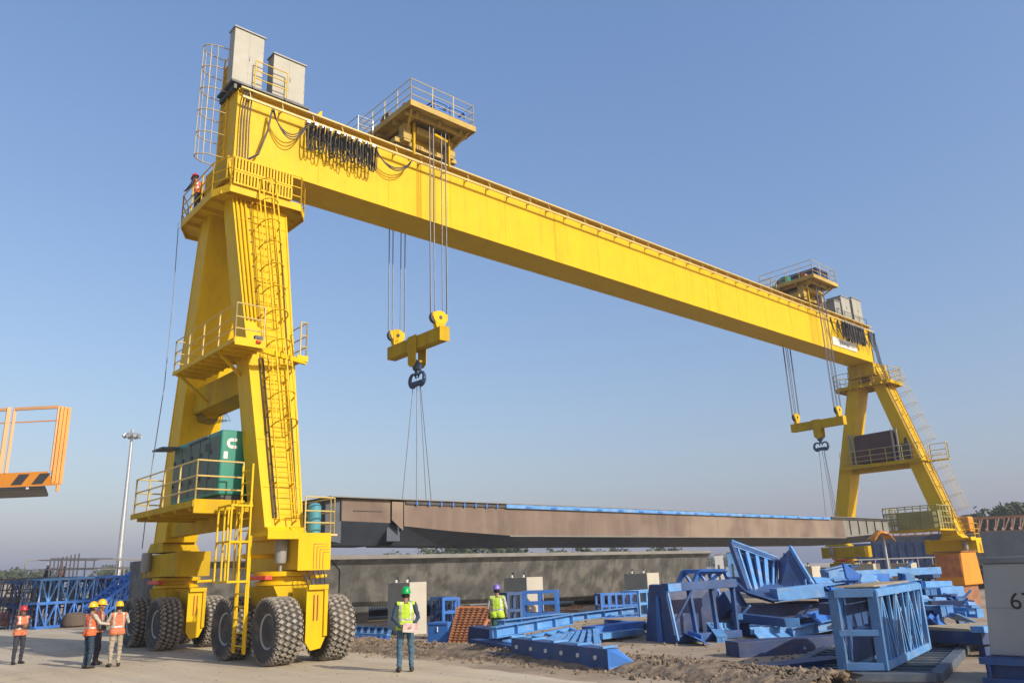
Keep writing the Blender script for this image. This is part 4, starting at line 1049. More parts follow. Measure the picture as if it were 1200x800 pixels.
def text_mesh(txt, size, name, mt, parent, origin, ex, ey, thick=.004):
    cu = bpy.data.curves.new(name, 'FONT'); cu.body = txt; cu.size = size; cu.extrude = thick/2
    o = bpy.data.objects.new(name+'_tmp', cu); COL.objects.link(o)
    dg = bpy.context.evaluated_depsgraph_get(); me = bpy.data.meshes.new_from_object(o.evaluated_get(dg))
    bpy.data.objects.remove(o); bpy.data.curves.remove(cu)
    ez = Vector(ex).cross(Vector(ey)); M = Matrix((Vector(ex), Vector(ey), ez)).transposed().to_4x4(); M.translation = Vector(origin)-parent_world(parent)
    me.transform(M); me.materials.clear(); me.materials.append(mt)
    n = bpy.data.objects.new(name, me); COL.objects.link(n); n.parent = parent; return n
def num_block():
    top = far(1149, 653, 15.6); x = top.x; y = top.y; zt = top.z
    t = empty('numbered_block', (x+.7, y-1.3, .55), 'big grey concrete block stencilled 67 resting on a navy steel stand at the right edge', 'concrete block')
    zb = .42; W_ = 3.0
    m = MB(); m.hexa([Vector(v) for v in [(x, y+.14, zb), (x, y-W_, zb), (x+1.3, y-W_, zb), (x+1.3, y+.14, zb), (x, y, zt-.1), (x, y-W_, zt-.1), (x+1.3, y-W_, zt-.1), (x+1.3, y, zt-.1)]])
    m.build('block', CONCG, t, bevel=.025)
    m = MB(); m.box(x-.03, x+1.33, y-W_, y+.03, zt-.098, zt); m.build('cap', mat('dark_concrete_cap', (.16, .17, .17), .9, var=.15), t, bevel=.01)
    MB().box(x-.006, x+.02, y-W_, y+.07, zb+.72, zb+.726).build('form_line', GREYP, t)
    p = at(1184.5, 713, 0, x)
    text_mesh('67', .36, 'number', NUM, t, (x-.004, p.y, p.z), (0, -1, 0), (0, 0, 1))
    t2 = empty('steel_stand', (x+.7, y-1.3, 0), 'navy blue steel stand under the numbered grey block', 'steel stand')
    m = MB(); m.box(x-.12, x+1.4, y-W_, y+.2, .02, zb-.004); m.build('stand_box', NAVY, t2, bevel=.02)
    m = MB(); m.box(x-.2, x-.121, y-W_, y+.25, zb-.12, zb-.02); m.box(x-.2, x-.121, y-W_, y+.25, .02, .1)
    for i in range(6): m.box(x-.19, x-.122, y+.1-i*.55, y+.14-i*.55, .1, zb-.12)
    m.build('stand_rib', DBLUE, t2)
num_block()
# ------------------------------------------------------------------ blue steel heap
def channel(m, p, q, w, h, up=(0, 0, 1), holes=False):
    """C or I shaped girder made of web and two flanges"""
    p = Vector(p); q = Vector(q); d = (q-p).normalized(); up = Vector(up); sx = d.cross(up).normalized(); u = sx.cross(d).normalized()
    m.beam(p, q, .02, h-.032, up=up)
    m.beam(p+u*(h/2-.008), q+u*(h/2-.008), w, .016, up=up); m.beam(p-u*(h/2-.008), q-u*(h/2-.008), w, .016, up=up)
    L_ = (q-p).length; k = max(1, int(L_/.7))
    for i in range(k+1):
        c = p.lerp(q, i/k*.98+.01); m.beam(c-d*.006, c+d*.006, w*.92, h-.034, up=up)
def boxbeam(m, p, q, w, h, up=(0, 0, 1)):
    m.beam(p, q, w, h, up=up)
def bil(c, u, v): return c[0].lerp(c[1], u).lerp(c[3].lerp(c[2], u), v)
def frame_panel(name, c, label, mt, cat, n=6, along='v', th=.1, rim=.1, plate=None, group=None, mt2=None, slat=.08, cross=1):
    """rectangular panel between four corners: rim, slats, optional skin plate"""
    c = [Vector(x) for x in c]; nrm = (c[1]-c[0]).cross(c[3]-c[0]).normalized()
    base = sum(c, Vector())/4; base.z = min(x.z for x in c)
    t = empty(name, base, label, cat, group)
    m = MB()
    for a, b in ((0, 1), (1, 2), (2, 3), (3, 0)): m.beam(c[a], c[b], rim, th, up=nrm)
    m.build('rim', mt, t, bevel=.006)
    m = MB()
    for i in range(1, n):
        s = i/n
        a, b = (bil(c, s, 0), bil(c, s, 1)) if along == 'v' else (bil(c, 0, s), bil(c, 1, s))
        m.beam(a+nrm*.004, b+nrm*.004, slat, th*.8, up=nrm)
    m.build('slats', mt2 or mt, t)
    if cross:
        m = MB()
        for i in range(1, cross+1):
            s = i/(cross+1)
            a, b = (bil(c, 0, s), bil(c, 1, s)) if along == 'v' else (bil(c, s, 0), bil(c, s, 1))
            m.beam(a-nrm*th*.5, b-nrm*th*.5, slat*.8, th*.6, up=nrm)
        m.build('cross_bar', mt, t)
    if plate:
        MB().prism([x-nrm*(th*.5+.02) for x in c], nrm*.015).build('skin_plate', plate, t)
    return t
def beam_thing(name, parts, label, cat, mt=LBLUE, group=None, kind='channel', endm=None):
    ps = [Vector(x) for pr in parts for x in pr[:2]]; b = sum(ps, Vector())/len(ps); b.z = min(p.z for p in ps)
    m = MB()
    for (p, q, w, h) in parts: (channel if kind == 'channel' else boxbeam)(m, p, q, w, h)
    return single(m, name, mt, b, label, cat, group, bevel=.006)
GH = 'steel pieces of the blue heap'
F = far
# a: plate girder with bolt heads; shaded side painted dark, lit end bright
def bolt_girder():
    A = g(719, 772, .22); B = g(606, 757, .30); d = (B-A).normalized()
    t = empty('bolted_girder', (A.x, A.y, 0), 'low dark blue girder with a row of bolts and a bright triangular end plate', 'steel girder', GH)
    m = MB(); m.beam(A, B, .34, .40); m.build('box', DBLUE, t, bevel=.012)
    up = Vector((0, 0, 1)); sx = d.cross(up).normalized(); side = -sx if (-sx).dot(CP-A) > 0 else sx
    m = MB()
    for i in range(6):
        c = A+d*(.35+i*.55)+side*.171+up*.02; m.tube(c, c+side*.03, .045, 8)
    m.build('bolt', WHITE, t)
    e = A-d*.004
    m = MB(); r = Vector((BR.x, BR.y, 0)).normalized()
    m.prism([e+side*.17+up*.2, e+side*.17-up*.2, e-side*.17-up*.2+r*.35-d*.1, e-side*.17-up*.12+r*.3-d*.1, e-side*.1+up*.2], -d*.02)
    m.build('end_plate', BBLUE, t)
    m = MB()
    for i in range(5): c = A+d*(.2+i*.8)-side*.1+up*.21; m.box(c.x-.25, c.x+.2, c.y-.04, c.y+.04, c.z-.01, c.z+.03)
    m.build('top_batten', LBLUE, t)
bolt_girder()
beam_thing('steel_channel', [(F(577, 741, 20.5), F(668, 725, 23.3), .26, .26)], 'light blue steel channel sloping up to the right, in front of the lime vested man', 'steel beam', LBLUE, GH)
beam_thing('steel_channel', [(F(586, 731, 22), F(662, 722, 24.2), .3, .2)], 'worn light blue channel lying just behind the sloping channel', 'steel beam', LBLUE, GH)
beam_thing('steel_channel', [(F(662, 724, 24), F(744, 714, 26.5), .3, .20)], 'long thin light blue channel reaching right towards the blue cage frames', 'steel beam', LBLUE, GH)
beam_thing('slab_beam', [(F(690, 738, 24), F(749, 731, 26), .5, .2), ], 'teal blue flat beam on top of a pair right of the sloping channels', 'steel beam', BLUE, GH, kind='box')
beam_thing('slab_beam', [(F(698, 745, 23.6), F(746, 739, 25.4), .5, .16), ], 'lower blue flat beam of the pair right of the sloping channels', 'steel beam', LBLUE, GH, kind='box')
frame_panel('ladder_frame', [F(590, 752, 20.8), F(650, 763, 19.8), F(702, 752, 21), F(668, 736, 23.0)], 'light blue slatted frame lying across the low bolted girder', LBLUE, 'steel frame', 5, 'u', .08, .12, None, GH, LBLUE, .1)
frame_panel('ladder_frame', [F(640, 752, 20.4), F(700, 757, 20.1), F(698, 738, 22), F(660, 742, 22.5)], 'small bright blue ribbed panel right of the low slatted frame', LBLUE, 'steel frame', 6, 'v', .1, .16, None, GH, LBLUE, .1)
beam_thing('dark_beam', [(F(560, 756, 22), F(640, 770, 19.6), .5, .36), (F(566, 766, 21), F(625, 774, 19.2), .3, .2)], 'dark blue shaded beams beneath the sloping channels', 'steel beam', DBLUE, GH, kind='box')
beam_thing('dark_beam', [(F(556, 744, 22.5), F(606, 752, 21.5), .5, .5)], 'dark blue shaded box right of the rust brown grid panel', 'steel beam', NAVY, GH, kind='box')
def tri():
    a = F(606, 749, 19.9); m = MB(); r = Vector((BR.x, BR.y, 0)).normalized(); u = Vector((0, 0, 1))
    m.prism([a, a+r*.32+u*.03, a+r*.12-u*.2], Vector((.02, .12, 0))); single(m, 'gusset_plate', BBLUE, a-u*.2, 'small bright blue triangular gusset on the dark beams', 'gusset plate', GH)
tri()
# g: rust brown grid panel
def grid_panel():
    c = [g(526, 757, .02), g(556, 758, .02), F(577, 712, 25.2), F(537, 712, 25.6)]
    c = [Vector(x) for x in c]; nrm = (c[1]-c[0]).cross(c[3]-c[0]).normalized()
    b = (c[0]+c[1])/2
    t = empty('grid_panel', b, 'rust brown lattice grid panel leaning back beside the bright blue bin', 'grid panel')
    m = MB()
    for a, d in ((0, 1), (1, 2), (2, 3), (3, 0)): m.beam(c[a], c[d], .07, .08, up=nrm)
    m.build('rim', RUST2, t)
    m = MB()
    for i in range(1, 6): m.beam(bil(c, i/6, 0), bil(c, i/6, 1), .04, .06, up=nrm)
    m.build('long_bar', RUST2, t)
    m = MB()
    for i in range(1, 15): m.beam(bil(c, 0, i/15)+nrm*.04, bil(c, 1, i/15)+nrm*.04, .03, .03, up=nrm)
    m.build('cross_rod', RUST, t)
    MB().prism([x-nrm*.08 for x in c], nrm*.01).build('backing_sheet', RUST, t)
    m = MB(); m.beam(bil(c, .5, 1), bil(c, .5, 1)*1+Vector((.6, .6, -bil(c, .5, 1).z)), .06, .06); m.beam(bil(c, .95, 1), bil(c, .95, 1)+Vector((.6, .6, -c[2].z)), .06, .06); m.build('prop', RUST2, t)
grid_panel()
# h: bright plate bin and the frame behind it
def upright(name, p, q, h, label, mt, nx=2, ny=3, depth=.5, bar=.07, group=GH, cat='steel frame', diag=False, cat2=None):
    """standing box frame, front from p to q on the ground"""
    p = Vector(p); q = Vector(q); d = (q-p).normalized(); n = Vector((-d.y, d.x, 0))
    if n.dot(Vector((BF.x, BF.y, 0))) < 0: n = -n
    b = (p+q)/2; t = empty(name, b, label, cat, group); up = Vector((0, 0, h)); W_ = (q-p).length
    for o, nm in ((Vector(), 'front_frame'), (n*depth, 'back_frame')):
        m = MB()
        for i in range(nx+1): c = p.lerp(q, i/nx)+o; m.beam(c, c+up, bar, bar, up=n)
        for j in range(ny+1): z = Vector((0, 0, h*j/ny)); m.beam(p+o+z-d*bar/2, q+o+z+d*bar/2, bar*.98, bar*.9, up=n)
        if diag:
            for i in range(nx):
                a = p.lerp(q, i/nx)+o; b2 = p.lerp(q, (i+1)/nx)+o
                if i % 2: a, b2 = b2, a
                m.beam(a, b2+up, bar*.6, bar*.6, up=n)
        m.build(nm, mt, t, bevel=.004)
    m = MB()
    for c in (p, q):
        for j in range(ny+1): z = Vector((0, 0, h*j/ny)); m.beam(c+z, c+z+n*depth, bar*.9, bar*.9)
    m.build('side_bar', mt, t); return t, p, q, n, d
def bin_():
    p, q = g(501, 755), g(525, 755); d = (q-p).normalized(); n = Vector((-d.y, d.x, 0))
    t = empty('blue_bin', (p+q)/2, 'bright blue plate sided bin standing right beside the man in the green helmet', 'steel bin', GH)
    h = .62; nn = n*.6 if n.dot(BF) > 0 else -n*.6
    m = MB(); m.hexa([p, q, q+nn, p+nn]+[x+Vector((0, 0, h)) for x in (p, q, q+nn, p+nn)]); m.build('plate_box', BBLUE, t, bevel=.012)
    m = MB(); c = (p+q)/2+Vector((0, 0, h-.12)); m.beam(c-nn*.03, c-nn*.03-Vector((0, 0, .14)), .03, .02); m.build('latch', WHITE, t)
    m = MB(); 
    for z in (.02, h-.03): m.beam(p-nn*.02+Vector((0, 0, z)), q-nn*.02+Vector((0, 0, z)), .03, .05)
    m.build('edge_lip', BBLUE, t)
bin_()
upright('upright_frame', g(506, 748), g(519, 748), 1.25, 'dark blue braced frame standing behind the bright blue bin', DBLUE, 2, 3, .6, .08, diag=True)
upright('upright_frame', g(520, 749), g(538, 748), 1.22, 'bright blue open frame beside the rust brown grid panel', BBLUE, 1, 3, .5, .09)
# e: small blue frame, with darker twin on its left
upright('upright_frame', g(614, 733), g(653, 732), 1.22, 'small blue rectangular frame below the second cream pedestal', BLUE, 2, 3, .6, .12)
upright('upright_frame', g(596, 735), g(611, 734), 1.2, 'dark blue narrow frame left of the small blue rectangular frame', DBLUE, 1, 2, .6, .11)
# f: two long cage frames
upright('cage_frame', g(706, 724), g(749, 722), .95, 'long blue cage frame with square openings below the third pedestal', BLUE, 5, 2, .8, .09)
upright('cage_frame', g(750, 722), g(799, 716), 1.0, 'light blue cage frame with square openings, next to the triangular frame', LBLUE, 6, 2, .8, .10)
# bits of junk on the dirt between
def junk(px, py, s, mt, label):
    p = g(px, py); m = MB(); random.seed(int(px))
    for i in range(4):
        a = p+Vector((random.uniform(-s, s), random.uniform(-s, s), .04+.05*i)); b = a+Vector((random.uniform(-s, s)*2, random.uniform(-s, s)*2, random.uniform(0, .12))); m.beam(a, b, .12, .06)
    single(m, 'steel_offcuts', mt, (p.x, p.y, 0), label, 'steel offcuts')
junk(545, 722, .8, DBLUE, 'dark steel offcuts on the dirt left of the narrow frame')
junk(668, 716, .6, RUST2, 'rusty offcuts in front of the concrete girder right of the small blue frame')
junk(728, 743, .5, DBLUE, 'dark offcuts beneath the pair of flat blue beams')
# i: big box form, dark blue paints the shade on its plates
def box_form():
    A, B, C_ = g(757, 750), g(792, 754), g(866, 747)
    t = empty('box_form', (A+C_)/2, 'large dark blue box shaped form standing left of the tilted trough', 'steel form', GH)
    h = 1.5; up = Vector((0, 0, h)); back = Vector((.85, .6, 0))
    m = MB(); ins = (B-A)*.25
    m.hexa([A, B, B+back, A+back, A+ins+up, B-ins*.6+up, B-ins*.6+back+up, A+ins+back+up]); m.build('end_plate', DBLUE, t, bevel=.015)
    m = MB(); m.prism([A+(B-A)*.4, A+(B-A)*.55, A+(B-A)*.52+up*.8, A+(B-A)*.45+up*.8], Vector((-.06, -.09, 0))); m.build('rib', BLUE, t)
    m = MB()
    T0, T1 = B-ins*.8+up*.95, C_+up*.98
    m.beam(T0, T1, .35, .22); m.beam(B+Vector((0, 0, .12)), C_+Vector((0, 0, .12)), .3, .2)
    for s in (.0, .33, .66, .98): m.beam(B.lerp(C_, s)+Vector((0, 0, .2)), T0.lerp(T1, s), .1, .12)
    m.beam(B+Vector((.1, .3, .2)), B.lerp(C_, .33)+up*.9, .07, .07)
    m.build('side_frame', DBLUE, t, bevel=.01)
    m = MB(); o = Vector((.5, .9, 0)); m.prism([B+o, C_+o, T1+o, T0+o], (.0, .03, 0)); m.build('inner_plate', NAVY, t)
    m = MB(); q = Vector((-.12, -.2, 0)); m.beam(T0+q, T0.lerp(T1, .18)+q, .04, .2); m.build('cleat', LBLUE, t)  # the lit piece of the top beam, painted in lighter blue
    m = MB(); m.beam(B+q*.8+Vector((0, 0, .08)), B-ins*.9+up*.9+q*.9, .04, .07); m.build('edge_strip', LBLUE, t)
box_form()
# j: triangular frame behind
def arch():
    P = [F(806, 700, 29.5), F(819, 669, 29.5), F(850, 669, 29.5), F(862, 700, 29.5)]
    b = (P[0]+P[3])/2; t = empty('triangular_frame', b, 'bright blue portal shaped frame with slanting legs behind the dark box form', 'steel frame', GH)
    o = Vector((.2, .8, 0)); m = MB()
    for k in (Vector(), o):
        for a, c in zip(P, P[1:]): m.beam(a+k, c+k, .16, .14, up=(0.2, 1, 0))
        m.beam(P[0]+k, P[1].lerp(P[2], .9)+k, .09, .09, up=(0.2, 1, 0)); m.beam(P[1]+k, P[0].lerp(P[3], .6)+k, .09, .09, up=(0.2, 1, 0)); m.beam(P[0]+k, P[3]+k, .14, .12, up=(0.2, 1, 0))
    m.build('bars', BLUE, t, bevel=.006)
    m = MB()
    for p in P: m.beam(p, p+o, .12, .12)
    m.beam(P[1]+Vector((0, -.09, .0)), P[2]+Vector((0, -.09, 0)), .03, .2, up=(0.2, 1, 0)); m.build('tie_bar', BLUE, t)
    m = MB()
    for s in (.15, .85): p = P[0].lerp(P[3], s); m.box(p.x-.2, p.x+.2, p.y, p.y+.6, 0, p.z-.06)
    m.build('support_block', DBLUE, t)
arch()
# k: tilted trough: dark skin paints the shade, pale lip the lit edge
def trough():
    A, B, C_, D_ = F(857, 637, 27.2), F(911, 657, 28.0), F(908, 702, 25.6), F(877, 693, 25.2)
    t = empty('tilted_trough', F(900, 702, 25.6), 'tilted light blue slatted trough sticking up out of the heap', 'steel trough', GH)
    n = (B-A).cross(D_-A).normalized()
    if n.dot(CP-A) < 0: n = -n
    m = MB(); c = [A, B, C_, D_]
    m.prism([x-n*.12 for x in c], n*.02); m.build('skin_plate', DBLUE, t)
    m = MB(); m.beam(A, B, .26, .14, up=n); m.beam(A, D_, .14, .16, up=n); m.beam(D_, C_, .12, .2, up=n); m.beam(B, C_, .06, .1, up=n); m.build('rim', DBLUE, t, bevel=.008)
    m = MB(); m.beam(A+n*.075+(A-D_).normalized()*.1, B+n*.075+(A-D_).normalized()*.1, .07, .02, up=n)
    m.beam(bil(c, 0, .1)+n*.085, bil(c, .93, .1)+n*.085, .05, .02, up=n); m.build('rim_lip', LBLUE, t)
    m = MB()
    for s in (.1, .3, .52, .72, .9): m.beam(bil(c, s, .1)+n*.02, bil(c, s, .97)+n*.02, .12 if s > .2 and s < .8 else .06, .1, up=n)
    m.beam(bil(c, 0, .55), bil(c, .15, .55), .06, .05, up=n)
    m.build('slats', LBLUE, t)
    E_, F_, G_ = F(927, 641, 27.4), F(955, 687, 25.8), F(913, 693, 26.2)
    B2 = F(912, 656, 28.2); c2 = [B2, E_, F_, G_]; n2 = (E_-B2).cross(G_-B2).normalized()
    if n2.dot(CP-B2) < 0: n2 = -n2
    m = MB(); m.prism(c2, -n2*.04); m.beam(bil(c2, .5, 0)+n2*.02, bil(c2, .5, 1)+n2*.02, .05, .06, up=n2); m.build('side_plate', DBLUE, t, bevel=.006)
    m = MB(); m.beam(E_+n2*.03, F_+n2*.03, .1, .08, up=n2); m.build('side_lip', LBLUE, t)
    m = MB(); m.beam(F(907, 697, 25.0), F(961, 691, 25.6), .5, .36); m.build('bottom_channel', LBLUE, t, bevel=.01)
    m = MB()
    for px in (944, 950): p = F(px, 685, 25.9); m.beam(p, p+Vector((0, 0, .16)), .06, .06)
    m.build('stud', LBLUE, t)
    m = MB(); m.hexa([F(850, 688, 25.8), F(905, 703, 24.6), F(985, 700, 26), F(960, 690, 28.5), F(852, 675, 26), F(876, 694, 25), F(960, 697, 26), F(958, 680, 28.5)]); m.build('end_plate', DBLUE, t)
trough()
beam_thing('dark_girder', [(g(858, 760, .16), g(985, 752, .16), .6, .32)], 'lowest dark blue girder under the tilted trough, nearest the camera', 'steel girder', NAVY, GH, kind='box')  # navy paints the heap's deep shade onto this girder
beam_thing('dark_girder', [(F(856, 722, 25.4), F(1000, 716, 27), .9, .62)], 'upper dark navy girder directly under the tilted trough', 'steel girder', NAVY, GH, kind='box')
beam_thing('dark_girder', [(F(848, 716, 25.6), F(862, 700, 25.2), .6, .5), (F(870, 735, 25), F(980, 733, 26), .8, .34)], 'middle dark blue girder with a lit end plate', 'steel girder', DBLUE, GH, kind='box')
single(MB().beam(F(860, 722, 24.9), F(922, 729, 23.9), .3, .22), 'steel_channel', DBLUE, F(900, 732, 24), 'short dark channel poking out below the tilted trough', 'steel beam', GH)
single(MB().beam(F(921, 729, 23.75), F(937, 729, 23.7), .06, .24), 'painted_lit_end', LBLUE, F(929, 733, 23.7), 'small lit end of the dark channel, its light painted pale blue, below the tilted trough', 'channel end', GH)  # the dark channel's sunlit end, done as a lighter blue piece
# l: long light beams to the right
beam_thing('long_beam', [(F(968, 674, 30), F(1099, 668, 32.5), .35, .24)], 'topmost long light blue beam on the right half of the heap', 'steel beam', LBLUE, GH, kind='box')
beam_thing('long_beam', [(F(1032, 690, 24.8), F(1075, 685, 25.8), .4, .30)], 'short thick light blue beam in the middle of the right half of the heap', 'steel beam', LBLUE, GH)
beam_thing('long_beam', [(F(1077, 684, 26.2), F(1108, 683, 27.4), .4, .14), (F(1076, 689, 26), F(1110, 688, 27), .5, .1)], 'thin pair of light blue flanges right of the short thick beam', 'steel beam', LBLUE, GH, kind='box')
beam_thing('long_beam', [(F(1094, 694, 25), F(1121, 692, 25.6), .5, .26)], 'light blue beam end just left of the orange machine housing', 'steel beam', LBLUE, GH, kind='box')
beam_thing('long_beam', [(F(1070, 712, 23.4), F(1149, 718, 22.6), .3, .2)], 'long light blue beam sloping down right towards the numbered block', 'steel beam', LBLUE, GH, kind='box')
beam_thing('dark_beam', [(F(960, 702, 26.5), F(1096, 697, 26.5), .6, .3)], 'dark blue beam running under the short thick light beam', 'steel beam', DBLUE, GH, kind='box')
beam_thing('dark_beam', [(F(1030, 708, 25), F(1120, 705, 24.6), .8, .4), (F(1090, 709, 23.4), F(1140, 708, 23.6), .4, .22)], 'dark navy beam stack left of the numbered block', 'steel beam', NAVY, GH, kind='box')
for i, (px, py, w, D, lab) in enumerate(((968, 684, 18, 27, 'small angled blue panel just right of the tilted trough'), (985, 679, 16, 28, 'pale blue flat piece behind the small angled panels'), (1003, 678, 18, 27.5, 'blue triangular fin standing among the right half of the heap'), (1018, 682, 18, 27, 'light blue tilted sheet left of the short thick beam'), (1085, 703, 10, 24, 'little light blue stub plate above the sloping right beam'), (1103, 705, 12, 24, 'pale blue square plate above the sloping right beam'), (1141, 710, 8, 22.4, 'small light blue upright plate at the end of the sloping right beam'))):
    s = w/CF*D; c = F(px, py, D); r = Vector((BR.x, BR.y, 0)).normalized(); f2 = Vector((BF.x, BF.y, 0)).normalized(); m = MB(); k = (.5, .2, 1.0, .6, .7, .5, .8)[i]
    u = (Vector((0, 0, 1))*k+f2*(1-k)+r*(.3 if i % 2 else -.2)).normalized()
    m.prism([c-r*s*.5, c+r*s*.5, c+r*s*.45+u*s*(.5 if i != 2 else .15), c-r*s*.4+u*s*(.6 if i != 2 else .95)], (.02, .07, .01)); m.beam(c-r*s*.5-f2*.05, c+r*s*.5-f2*.05, .08, .07)
    m.beam(c+r*s*.3, c-r*s*.35+f2*.6-Vector((0, 0, .15)), .1, .08); m.beam(c-r*s*.3+Vector((0, 0, -.1)), c-r*s*.3+f2*.9-Vector((0, 0, .1)), .14, .14)
    single(m, 'steel_plate', LBLUE if i != 2 else BLUE, c-Vector((0, 0, .15)), lab, 'steel plate', GH)
# jumbled offcuts filling the heap
def jumble():
    random.seed(21)
    spots = [(970, 690, 27), (985, 694, 27.5), (1000, 690, 28), (1012, 694, 27), (1025, 699, 26.5), (1045, 697, 26), (1062, 676, 30), (1035, 677, 30), (1000, 672, 31), (980, 668, 32), (838, 706, 27.5), (826, 698, 28.5), (1082, 696, 25.5), (1105, 700, 25), (1122, 706, 24), (1096, 716, 23.2), (1120, 722, 22.6), (770, 728, 26), (738, 732, 26.5), (815, 752, 22.6), (868, 722, 25.2), (890, 735, 24.6), (915, 742, 24.2), (940, 722, 25.4), (955, 735, 24.8), (968, 720, 25.4), (990, 704, 26.4), (1010, 708, 26), (1035, 700, 26), (1058, 704, 25.4), (1075, 698, 25.8), (1090, 690, 27), (1065, 668, 32), (840, 742, 23.8), (858, 735, 25), (1118, 716, 23.2), (1070, 724, 22.4), (1100, 728, 21.8)]
    for i, (px, py, D) in enumerate(spots):
        c = F(px, py, D); c.z = max(c.z, .15); a = random.uniform(-.5, .9); d = Vector((math.cos(a), math.sin(a), random.uniform(-.12, .16))).normalized(); Ln = random.uniform(.7, 2.0); m = MB()
        if i % 3 == 0: channel(m, c-d*Ln/2, c+d*Ln/2, .3, .26)
        elif i % 3 == 1:
            m.beam(c-d*Ln/2, c+d*Ln/2, .45, .03, up=(random.uniform(-.5, .5), -.6, .8)); m.beam(c-d*Ln/2+Vector((0, 0, .07)), c+d*Ln/2+Vector((0, 0, .07)), .03, .14)
        else:
            m.beam(c-d*Ln/2, c+d*Ln/2, .16, .16); m.beam(c-d*Ln*.2, c-d*Ln*.2+Vector((.1, -.3, .3)), .1, .05)
        single(m, 'steel_offcut', (LBLUE, BLUE, DBLUE)[i % 3 if i % 2 else (i*7) % 2], c-Vector((0, 0, .12)), 'worn blue steel offcut lying jumbled between the bigger beams of the heap', 'steel offcut', 'offcuts jumbled in the blue heap', bevel=.004)
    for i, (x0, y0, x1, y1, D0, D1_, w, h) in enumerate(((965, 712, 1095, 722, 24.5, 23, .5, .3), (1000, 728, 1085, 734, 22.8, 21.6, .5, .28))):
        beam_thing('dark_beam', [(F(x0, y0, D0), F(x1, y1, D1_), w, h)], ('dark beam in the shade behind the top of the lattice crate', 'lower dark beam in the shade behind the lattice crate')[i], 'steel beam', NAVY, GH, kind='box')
jumble()
def trestle(px, py, D, w, label):
    top = F(px, py, D); h = top.z-.14; t = empty('support_trestle', (top.x, top.y, 0), label, 'trestle', GH)
    for s in (-1, 1): MB().beam((top.x-.35*s, top.y-.45*s, 0), (top.x-.15*s, top.y-.2*s, h), .14, .14).beam((top.x+.35*s, top.y-.35*s, 0), (top.x+.15*s, top.y-.15*s, h), .12, .12).build('leg', DBLUE, t)
    MB().box(top.x-w/2, top.x+w/2, top.y-.35, top.y+.35, h, h+.13).build('head_beam', DBLUE, t, bevel=.01)
trestle(985, 676, 30.4, .6, 'dark trestle under the left end of the topmost long light blue beam')
trestle(1085, 672, 32.1, .6, 'dark trestle under the right end of the topmost long light blue beam')
trestle(1060, 692, 25.3, .7, 'dark trestle under the short thick light blue beam')
trestle(1108, 698, 25.3, .8, 'dark trestle under the beam end left of the orange housing')
trestle(875, 706, 26.4, 1.0, 'dark trestle under the left end of the tilted trough')
trestle(935, 704, 26.4, 1.0, 'dark trestle under the right end of the tilted trough')
# sandy slab on its navy carrier
def slab():
    A, B = F(1082, 742, 20.4), F(1150, 744, 19.4); d = (B-A).normalized(); n = Vector((-d.y, d.x, 0)); n = n if n.dot(BF) > 0 else -n
    t = empty('slab_carrier', ((A.x+B.x)/2, (A.y+B.y)/2, 0), 'navy steel carrier topped with a sandy stone slab, left of the numbered block', 'slab carrier', None)
    m = MB(); z = A.z; m.beam(A+n*.2-Vector((0, 0, .05)), B+n*.2-Vector((0, 0, .05)), .4, .26); m.beam(A+n*1.8-Vector((0, 0, .05)), B+n*1.8-Vector((0, 0, .05)), .3, .26)
    for s in (.1, .9): p = A.lerp(B, s); m.hexa([Vector((q.x, q.y, zz)) for zz in (0, z-.18) for q in (p-d*.08+n*.1, p+d*.08+n*.1, p+d*.08+n*1.7, p-d*.08+n*1.7)])
    m.build('carrier_frame', NAVY, t, bevel=.01)
    m = MB(); z1 = z+.085; c = [A-d*.1, B-d*.25, B+n*1.9-d*.2, A+n*1.7+d*.1]
    m.hexa([Vector((q.x, q.y, z1)) for q in c]+[Vector((q.x, q.y, z1+.07)) for q in c]); m.build('stone_slab', SAND, t, bevel=.01)
    MB().beam(B-d*.1+Vector((0, 0, .12)), B+d*.22+Vector((0, 0, .12)), .3, .12).build('corner_cap', LBLUE, t)
slab()
# n: grating on the ground with the crate standing on it
def grating():
    c = [g(905, 792, .08), g(1097, 793, .08), g(1134, 755, .08), g(985, 753, .08)]
    t = empty('slatted_platform', (c[0]+c[2])/2-Vector((0, 0, .08)), 'low grey blue slatted steel platform on the dirt under the blue lattice crate', 'slatted platform')
    GB = mat('grey_blue_worn_steel', (.06, .085, .12), .7, var=.2, dirt=.6, dirtcol=(.2, .19, .17))
    m = MB()
    for a, b in ((0, 1), (1, 2), (2, 3), (3, 0)): m.beam(c[a], c[b], .2, .14)
    m.build('rim', GB, t, bevel=.01)
    m = MB()
    for i in range(1, 13): m.beam(bil(c, 0, i/13), bil(c, 1, i/13), .10, .09)
    m.build('slats', GB, t)
    m = MB()
    for i in range(1, 5): m.beam(bil(c, i/5, 0)-Vector((0, 0, .05)), bil(c, i/5, 1)-Vector((0, 0, .05)), .08, .05)
    m.build('bearer', GB, t)
grating()
